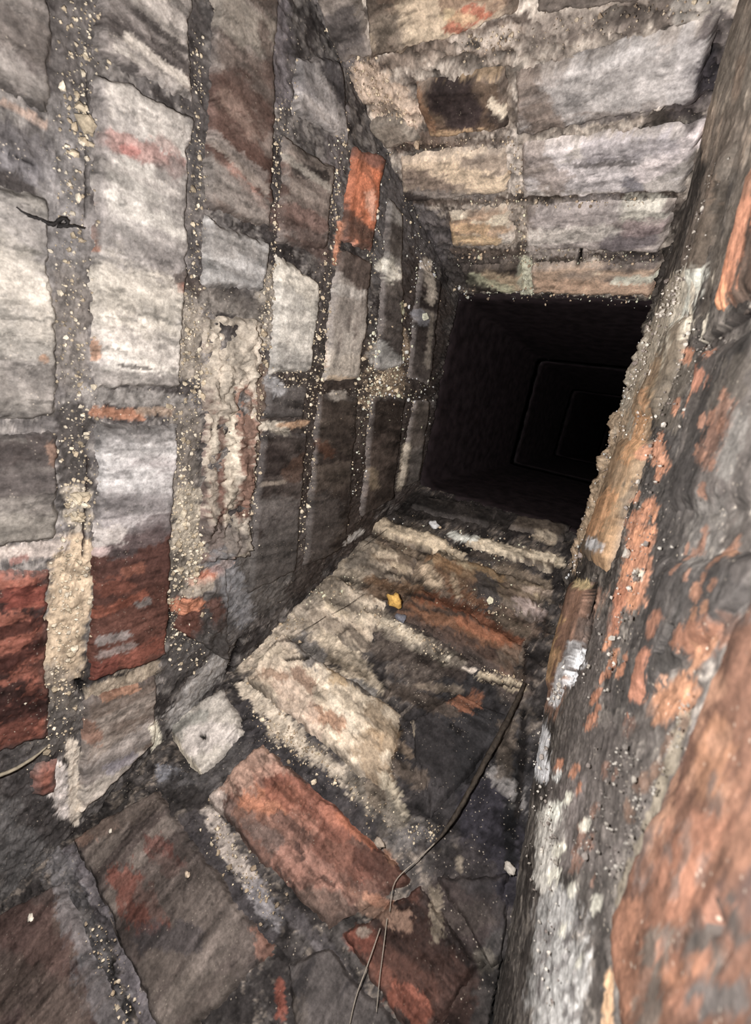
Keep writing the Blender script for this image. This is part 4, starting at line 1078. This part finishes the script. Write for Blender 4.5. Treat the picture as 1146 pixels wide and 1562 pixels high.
PALE = ['#e6d8c0', '#d8c8ae', '#cbb99f', '#efe2cc', '#b8a890']
grit('L', [
    ([(115, 0), (118, 170)], 34, 90, 5), ([(112, 170), (112, 420)], 40, 110, 5), ([(128, 170), (132, 215)], 12, 22, 8),
    ([(108, 430), (112, 600)], 34, 90, 5), ([(115, 620), (115, 790)], 30, 130, 5), ([(120, 740), (120, 800)], 16, 26, 9),
    ([(105, 820), (95, 1050)], 32, 170, 5), ([(80, 1040), (70, 1130)], 50, 90, 4), ([(298, 60), (298, 420)], 16, 130, 3.6),
    ([(290, 430), (290, 600)], 26, 150, 4), ([(280, 620), (276, 900)], 26, 260, 4.2), ([(300, 800), (295, 880)], 16, 40, 7),
    ([(265, 880), (255, 980)], 20, 70, 3.5), ([(425, 160), (415, 420)], 10, 90, 3.4), ([(408, 420), (400, 560)], 14, 110, 3.6),
    ([(395, 560), (385, 800)], 14, 120, 3.4), ([(525, 180), (500, 360)], 14, 90, 3), ([(500, 360), (485, 600)], 14, 120, 3),
    ([(480, 560), (460, 840)], 22, 130, 3), ([(600, 480), (575, 640)], 44, 420, 3.4), ([(560, 590), (600, 640)], 40, 160, 3.4),
    ([(640, 400), (655, 470)], 20, 60, 3.2), ([(540, 680), (520, 760)], 50, 90, 2.8), ([(570, 690), (565, 760)], 12, 50, 3),
    ([(430, 560), (480, 620)], 30, 80, 3), ([(650, 560), (640, 660)], 18, 60, 2.6), ([(420, 820), (440, 760)], 30, 60, 2.8),
    ([(310, 560), (300, 620)], 14, 40, 4), ([(130, 20), (290, 30)], 20, 30, 4), ([(300, 920), (280, 1010)], 30, 80, 3.2),
    ([(575, 250), (570, 420)], 14, 50, 3), ([(450, 110), (440, 200)], 14, 30, 3), ([(600, 230), (650, 420)], 22, 60, 2.8)], PALE)
grit('F', [
    ([(420, 1110), (600, 1250)], 24, 120, 3.6), ([(390, 1090), (470, 1150)], 30, 90, 3), ([(330, 1250), (420, 1400)], 30, 90, 4),
    ([(540, 920), (690, 1005)], 16, 70, 3.2), ([(420, 960), (520, 880)], 40, 140, 3.2), ([(570, 800), (850, 860)], 24, 110, 3),
    ([(620, 1270), (670, 1270)], 18, 50, 3), ([(700, 900), (800, 940)], 30, 60, 2.6), ([(140, 1420), (200, 1550)], 26, 60, 4),
    ([(400, 1000), (450, 1040)], 30, 80, 3.4), ([(740, 1020), (800, 1048)], 10, 40, 3)], ['#d8c8ae', '#b8a48a', '#a08f7a', '#e2d2b8'])
grit('B', [
    ([(560, 120), (620, 190)], 24, 110, 3.4), ([(520, 40), (560, 120)], 30, 90, 3), ([(700, 75), (790, 50)], 20, 60, 3.4),
    ([(600, 225), (780, 212)], 12, 50, 3), ([(700, 440), (1000, 450)], 14, 150, 3.2), ([(690, 390), (1000, 395)], 14, 120, 3),
    ([(785, 210), (800, 400)], 10, 60, 3.4), ([(820, 50), (1080, 0)], 26, 70, 3), ([(700, 310), (1000, 305)], 10, 70, 3)],
     ['#cdbca4', '#b5a18a', '#8d7d6c', '#dccbb0'])
grit('R', [
    ([(1105, 240), (1050, 400)], 12, 70, 4), ([(1045, 420), (1010, 480)], 14, 90, 5), ([(1000, 490), (955, 600)], 14, 110, 4),
    ([(955, 600), (885, 800)], 14, 110, 3.6), ([(1050, 480), (990, 640)], 34, 150, 4.4), ([(1090, 520), (1050, 700)], 30, 120, 4.4),
    ([(1000, 660), (960, 800)], 30, 100, 4), ([(880, 800), (870, 880)], 12, 70, 4.4), ([(905, 830), (915, 835)], 8, 16, 9),
    ([(968, 872), (972, 885)], 6, 10, 9), ([(1000, 800), (920, 1050)], 34, 120, 4), ([(870, 1000), (845, 1070)], 8, 60, 6),
    ([(820, 1100), (840, 1300)], 18, 90, 4), ([(960, 1120), (900, 1330)], 40, 130, 4.4), ([(830, 1300), (850, 1540)], 30, 50, 4.4),
    ([(1060, 1060), (940, 1340)], 12, 110, 4.4), ([(1060, 640), (1080, 760)], 26, 70, 4)], ['#d8d0c4', '#b5aca0', '#9a9088', '#e6ddd0', '#8a7f78'])

# ------------------------------------------------------------------ flue of sooty clay sections above the smoke chamber
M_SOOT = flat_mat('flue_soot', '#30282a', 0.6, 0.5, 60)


def section(z0, z1, a, b, th, name, mat=None):
    """square tube from rectangle a (x0,x1,y0,y1) at z0 to b at z1, with rounded corners, a ragged lower rim and wall thickness"""
    n = 96; vs = []
    rings = 14
    for side in (0, 1):
        for k in range(rings):
            t = k / (rings - 1)
            z = z0 + (z1 - z0) * t
            x0, x1, y0, y1 = [a[i] + (b[i] - a[i]) * t for i in range(4)]
            if side:
                x0 -= th; x1 += th; y0 -= th; y1 += th
            r = 0.025
            for i in range(n):
                q = i / n * 4; e = int(q); f_ = q - e
                # walk the rectangle
                cs = [(x0, y0), (x1, y0), (x1, y1), (x0, y1)]
                pA = np.array(cs[e]); pB = np.array(cs[(e + 1) % 4]); p = pA + (pB - pA) * f_
                cen = np.array(((x0 + x1) / 2, (y0 + y1) / 2))
                # round the corners
                for c_ in cs:
                    c_ = np.array(c_); d = np.linalg.norm(p - c_)
                    if d < r:
                        p = p + (cen - c_) / np.linalg.norm(cen - c_) * (r - d) * .35
                j = (fbm(np.array([p[0] * 3 + 5]), np.array([z * 3 + p[1] * 3]), 6, 3, 900)[0] - .5) * .014
                p = p + (cen - p) * j
                zz = z + (random.random() - .5) * (.016 if k == 0 else .004)
                vs.append((p[0], p[1], zz))
    F = []
    for side in (0, 1):
        o = side * rings * n
        for k in range(rings - 1):
            for i in range(n):
                j = (i + 1) % n
                f_ = (o + k * n + i, o + k * n + j, o + (k + 1) * n + j, o + (k + 1) * n + i)
                F.append(f_ if side else f_[::-1])
    o = rings * n
    for k in (0, rings - 1):
        for i in range(n):
            j = (i + 1) % n
            f_ = (k * n + i, k * n + j, o + k * n + j, o + k * n + i)
            F.append(f_ if k == 0 else f_[::-1])
    return make_mesh(name, np.array(vs) * S, F, mat or M_SOOT, None, flue)


flue = bpy.data.objects.new('flue', None); COL.objects.link(flue)
tag(flue, 'black sooty square clay flue rising out of the narrow top of the shaft', 'flue')
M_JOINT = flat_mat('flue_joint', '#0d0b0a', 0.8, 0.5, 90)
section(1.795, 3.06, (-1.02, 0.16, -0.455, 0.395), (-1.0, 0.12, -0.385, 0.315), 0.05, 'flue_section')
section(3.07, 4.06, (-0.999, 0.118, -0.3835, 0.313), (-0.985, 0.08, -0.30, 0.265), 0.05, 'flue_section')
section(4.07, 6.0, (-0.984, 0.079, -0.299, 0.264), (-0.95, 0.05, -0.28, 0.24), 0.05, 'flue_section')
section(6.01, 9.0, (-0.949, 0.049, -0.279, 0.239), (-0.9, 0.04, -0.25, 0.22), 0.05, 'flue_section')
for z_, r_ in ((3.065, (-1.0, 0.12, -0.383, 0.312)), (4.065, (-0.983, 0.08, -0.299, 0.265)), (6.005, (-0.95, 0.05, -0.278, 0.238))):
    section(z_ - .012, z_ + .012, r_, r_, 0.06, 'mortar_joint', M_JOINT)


# ------------------------------------------------------------------ strands, threads and loose bits lying on the walls
def tube(name, pts, radii, mat, n=8, parent=None, jit=0.0, sub=6):
    P = [np.array(p, float) for p in pts]
    Q = []; R = []
    for i in range(len(P) - 1):
        p0 = P[max(i - 1, 0)]; p1 = P[i]; p2 = P[i + 1]; p3 = P[min(i + 2, len(P) - 1)]
        for k in range(sub):
            t = k / sub
            Q.append(.5 * (2 * p1 + (p2 - p0) * t + (2 * p0 - 5 * p1 + 4 * p2 - p3) * t * t + (3 * p1 - p0 - 3 * p2 + p3) * t ** 3))
            R.append(radii[i] + (radii[i + 1] - radii[i]) * t)
    Q.append(P[-1]); R.append(radii[-1])
    V = []; F = []
    up = np.array((0.3, 0.5, 0.81))
    for i, (q, r) in enumerate(zip(Q, R)):
        d = nrm(Q[min(i + 1, len(Q) - 1)] - Q[max(i - 1, 0)])
        a = nrm(np.cross(d, up)); b = np.cross(d, a)
        for k in range(n):
            th = 2 * math.pi * k / n
            rr = r * (1 + jit * (rng.random() - .5) * 2)
            V.append(q + (a * math.cos(th) + b * math.sin(th)) * rr)
    for i in range(len(Q) - 1):
        for k in range(n):
            F.append((i * n + k, i * n + (k + 1) % n, (i + 1) * n + (k + 1) % n, (i + 1) * n + k))
    F.append(tuple(range(n))[::-1]); F.append(tuple((len(Q) - 1) * n + k for k in range(n)))
    return make_mesh(name, np.array(V) * S, F, mat, None, parent)


def on(wk, px, h):
    W = WALLS[wk]; uv = W.hit(px)
    return W.P(np.float64(uv[0]), np.float64(uv[1]), h)


M_STRAND = flat_mat('soot_strand', '#352e27', 0.8, 0.5, 300)
M_THREAD = flat_mat('dusty_thread', '#8a8074', 0.7, 0.2, 300)
M_DARK = flat_mat('dark_rootlet', '#171413', 0.8, 0.3, 300)
M_STRAW = flat_mat('straw', '#8c8270', 0.7, 0.3, 300)
t = tube('sooty_strand', [on('F', p, h) for p, h in (((800, 1046), .012), ((788, 1075), .022), ((766, 1120), .026), ((742, 1165), .026),
                                                    ((715, 1215), .026), ((690, 1258), .024), ((664, 1290), .018))],
         [.005, .0065, .007, .0066, .006, .0048, .0018], M_STRAND, 9, jit=.25)
tag(t, 'thick dark sooty strand running down the black patch of the lower wall', 'strand')
t = tube('dusty_thread', [on('F', p, h) for p, h in (((664, 1290), .020), ((640, 1316), .032), ((606, 1350), .034), ((598, 1395), .034))],
         [.0016, .0012, .001, .001], M_THREAD, 5)
tag(t, 'fine pale thread trailing from the lower tip of the thick sooty strand', 'thread', 'dusty threads by the orange brick')
t = tube('dusty_thread', [on('F', p, h) for p, h in (((594, 1405), .034), ((590, 1440), .036), ((582, 1500), .03), ((578, 1545), .03))],
         [.001, .001, .0009, .0007], M_THREAD, 5)
tag(t, 'short upright cobweb thread over the rust brick, right of its longer neighbour', 'thread', 'dusty threads by the orange brick')
t = tube('dusty_thread', [on('F', p, h) for p, h in (((584, 1420), .036), ((565, 1475), .034), ((548, 1520), .03), ((538, 1562), .028))],
         [.001, .0012, .0012, .001], M_THREAD, 5)
tag(t, 'longer slanting cobweb thread reaching the bottom edge below the orange brick', 'thread', 'dusty threads by the orange brick')
t = tube('straw', [on('L', p, h) for p, h in (((-30, 1182), .02), ((8, 1166), .026), ((40, 1150), .024), ((68, 1134), .014))],
         [.004, .004, .0035, .0015], M_STRAW, 7, jit=.15)
tag(t, 'pale straw stalk lying across the mortar under the dark red brick', 'straw')
t = tube('dark_rootlet', [on('L', p, .022) for p in ((18, 318), (36, 330), (55, 336), (72, 344), (88, 334), (96, 343), (80, 347), (102, 346), (122, 350))],
         [.001, .002, .0022, .0028, .003, .0028, .0028, .002, .001], M_DARK, 6, jit=.5)
tag(t, 'black knotted rootlet stuck across the pale brick at the left edge', 'rootlet')
for pts, lb in (([(556, 842), (575, 828), (592, 815)], 'short dark hair lying below the corner crack, highest of three'),
                ([(508, 945), (532, 932), (556, 915)], 'dark hair lying on the tan brick left of the yellow pebble'),
                ([(456, 975), (482, 960), (500, 948)], 'dark hair lying across the cream crust further left than the other two')):
    t = tube('dark_hair', [on('F', p, .03) for p in pts], [.0006, .001, .0006], M_DARK, 5)
    tag(t, lb, 'hair', 'dark hairs on the lower wall')


def lump(name, wk, px, size, hx, squash=.7, hgt=.01, seed=1, ang=0):
    W = WALLS[wk]; uv = W.hit(px); P0 = W.P(np.float64(uv[0]), np.float64(uv[1]), hgt)
    r_ = np.random.default_rng(seed)
    ti = 12; V = []; F = []
    depth = (DM @ P0)[2]; s_ = size * depth / FPX / 2
    a = nrm(np.cross(W.N, (0.2, 0.1, 1))); b = np.cross(W.N, a)
    ca, sa = math.cos(ang), math.sin(ang)
    a, b = a * ca + b * sa, b * ca - a * sa
    nl = 8
    for i in range(nl + 1):
        ph = math.pi * i / nl
        for k in range(ti):
            th = 2 * math.pi * k / ti
            d = np.array((math.sin(ph) * math.cos(th), math.sin(ph) * math.sin(th), math.cos(ph)))
            f_ = 1 + .35 * (fbm(np.array([d[0] * 1.3 + d[2] + seed * 3.1]), np.array([d[1] * 1.3 - d[2] * .7]), 1.5, 2, seed)[0] - .5) * 2
            V.append(P0 + (a * d[0] * 1.25 + b * d[1] * .85 + W.N * d[2] * squash) * s_ * f_)
    for i in range(nl):
        for k in range(ti):
            j = (k + 1) % ti
            F.append((i * ti + k, (i + 1) * ti + k, (i + 1) * ti + j, i * ti + j))
    al = np.clip(lin(hx) / W.illum_facing(uv), .01, .85)
    return make_mesh(name, np.array(V) * S, F, M_BRICK, np.repeat(al[None], len(V), 0))


t = lump('pebble', 'F', (606, 930), 22, '#e0b468', 1.1, .05, 3)
tag(t, 'small yellow pebble caught on the rusty brick of the lower wall', 'pebble')
t = lump('mortar_crumb', 'F', (352 - 176, 1272), 6, '#e6dccb', .6, .024, 5)
tag(t, 'tiny white crumb on the brown brick in the lower left', 'crumb', 'loose crumbs on the lower wall')
t = lump('mortar_crumb', 'F', (293, 1338), 8, '#e2cdb4', .8, .026, 6)
tag(t, 'tan crumb on the grey-brown brick left of the orange brick', 'crumb', 'loose crumbs on the lower wall')
t = lump('mortar_crumb', 'F', (55, 1402), 9, '#e6dccb', .5, .02, 7)
tag(t, 'thin white crumb on the dark brick in the bottom left corner', 'crumb', 'loose crumbs on the lower wall')
t = lump('mortar_crumb', 'F', (778, 1328), 15, '#cfc6ba', .7, .016, 8)
tag(t, 'pale grey crumb beside the right-hand corner crack', 'crumb', 'loose crumbs on the lower wall')
t = lump('mortar_crumb', 'F', (612, 946), 16, '#6f7078', .8, .014, 9)
tag(t, 'grey crumb just below the yellow pebble', 'crumb', 'loose crumbs on the lower wall')
t = lump('mortar_crumb', 'F', (580, 1290), 14, '#b8a898', .7, .02, 12)
tag(t, 'pale crumb on the upper edge of the orange brick', 'crumb', 'loose crumbs on the lower wall')
t = lump('mortar_crumb', 'F', (662, 803), 14, '#e6dccf', .7, .012, 14)
tag(t, 'white crumb at the foot of the black flue opening', 'crumb', 'loose crumbs on the lower wall')
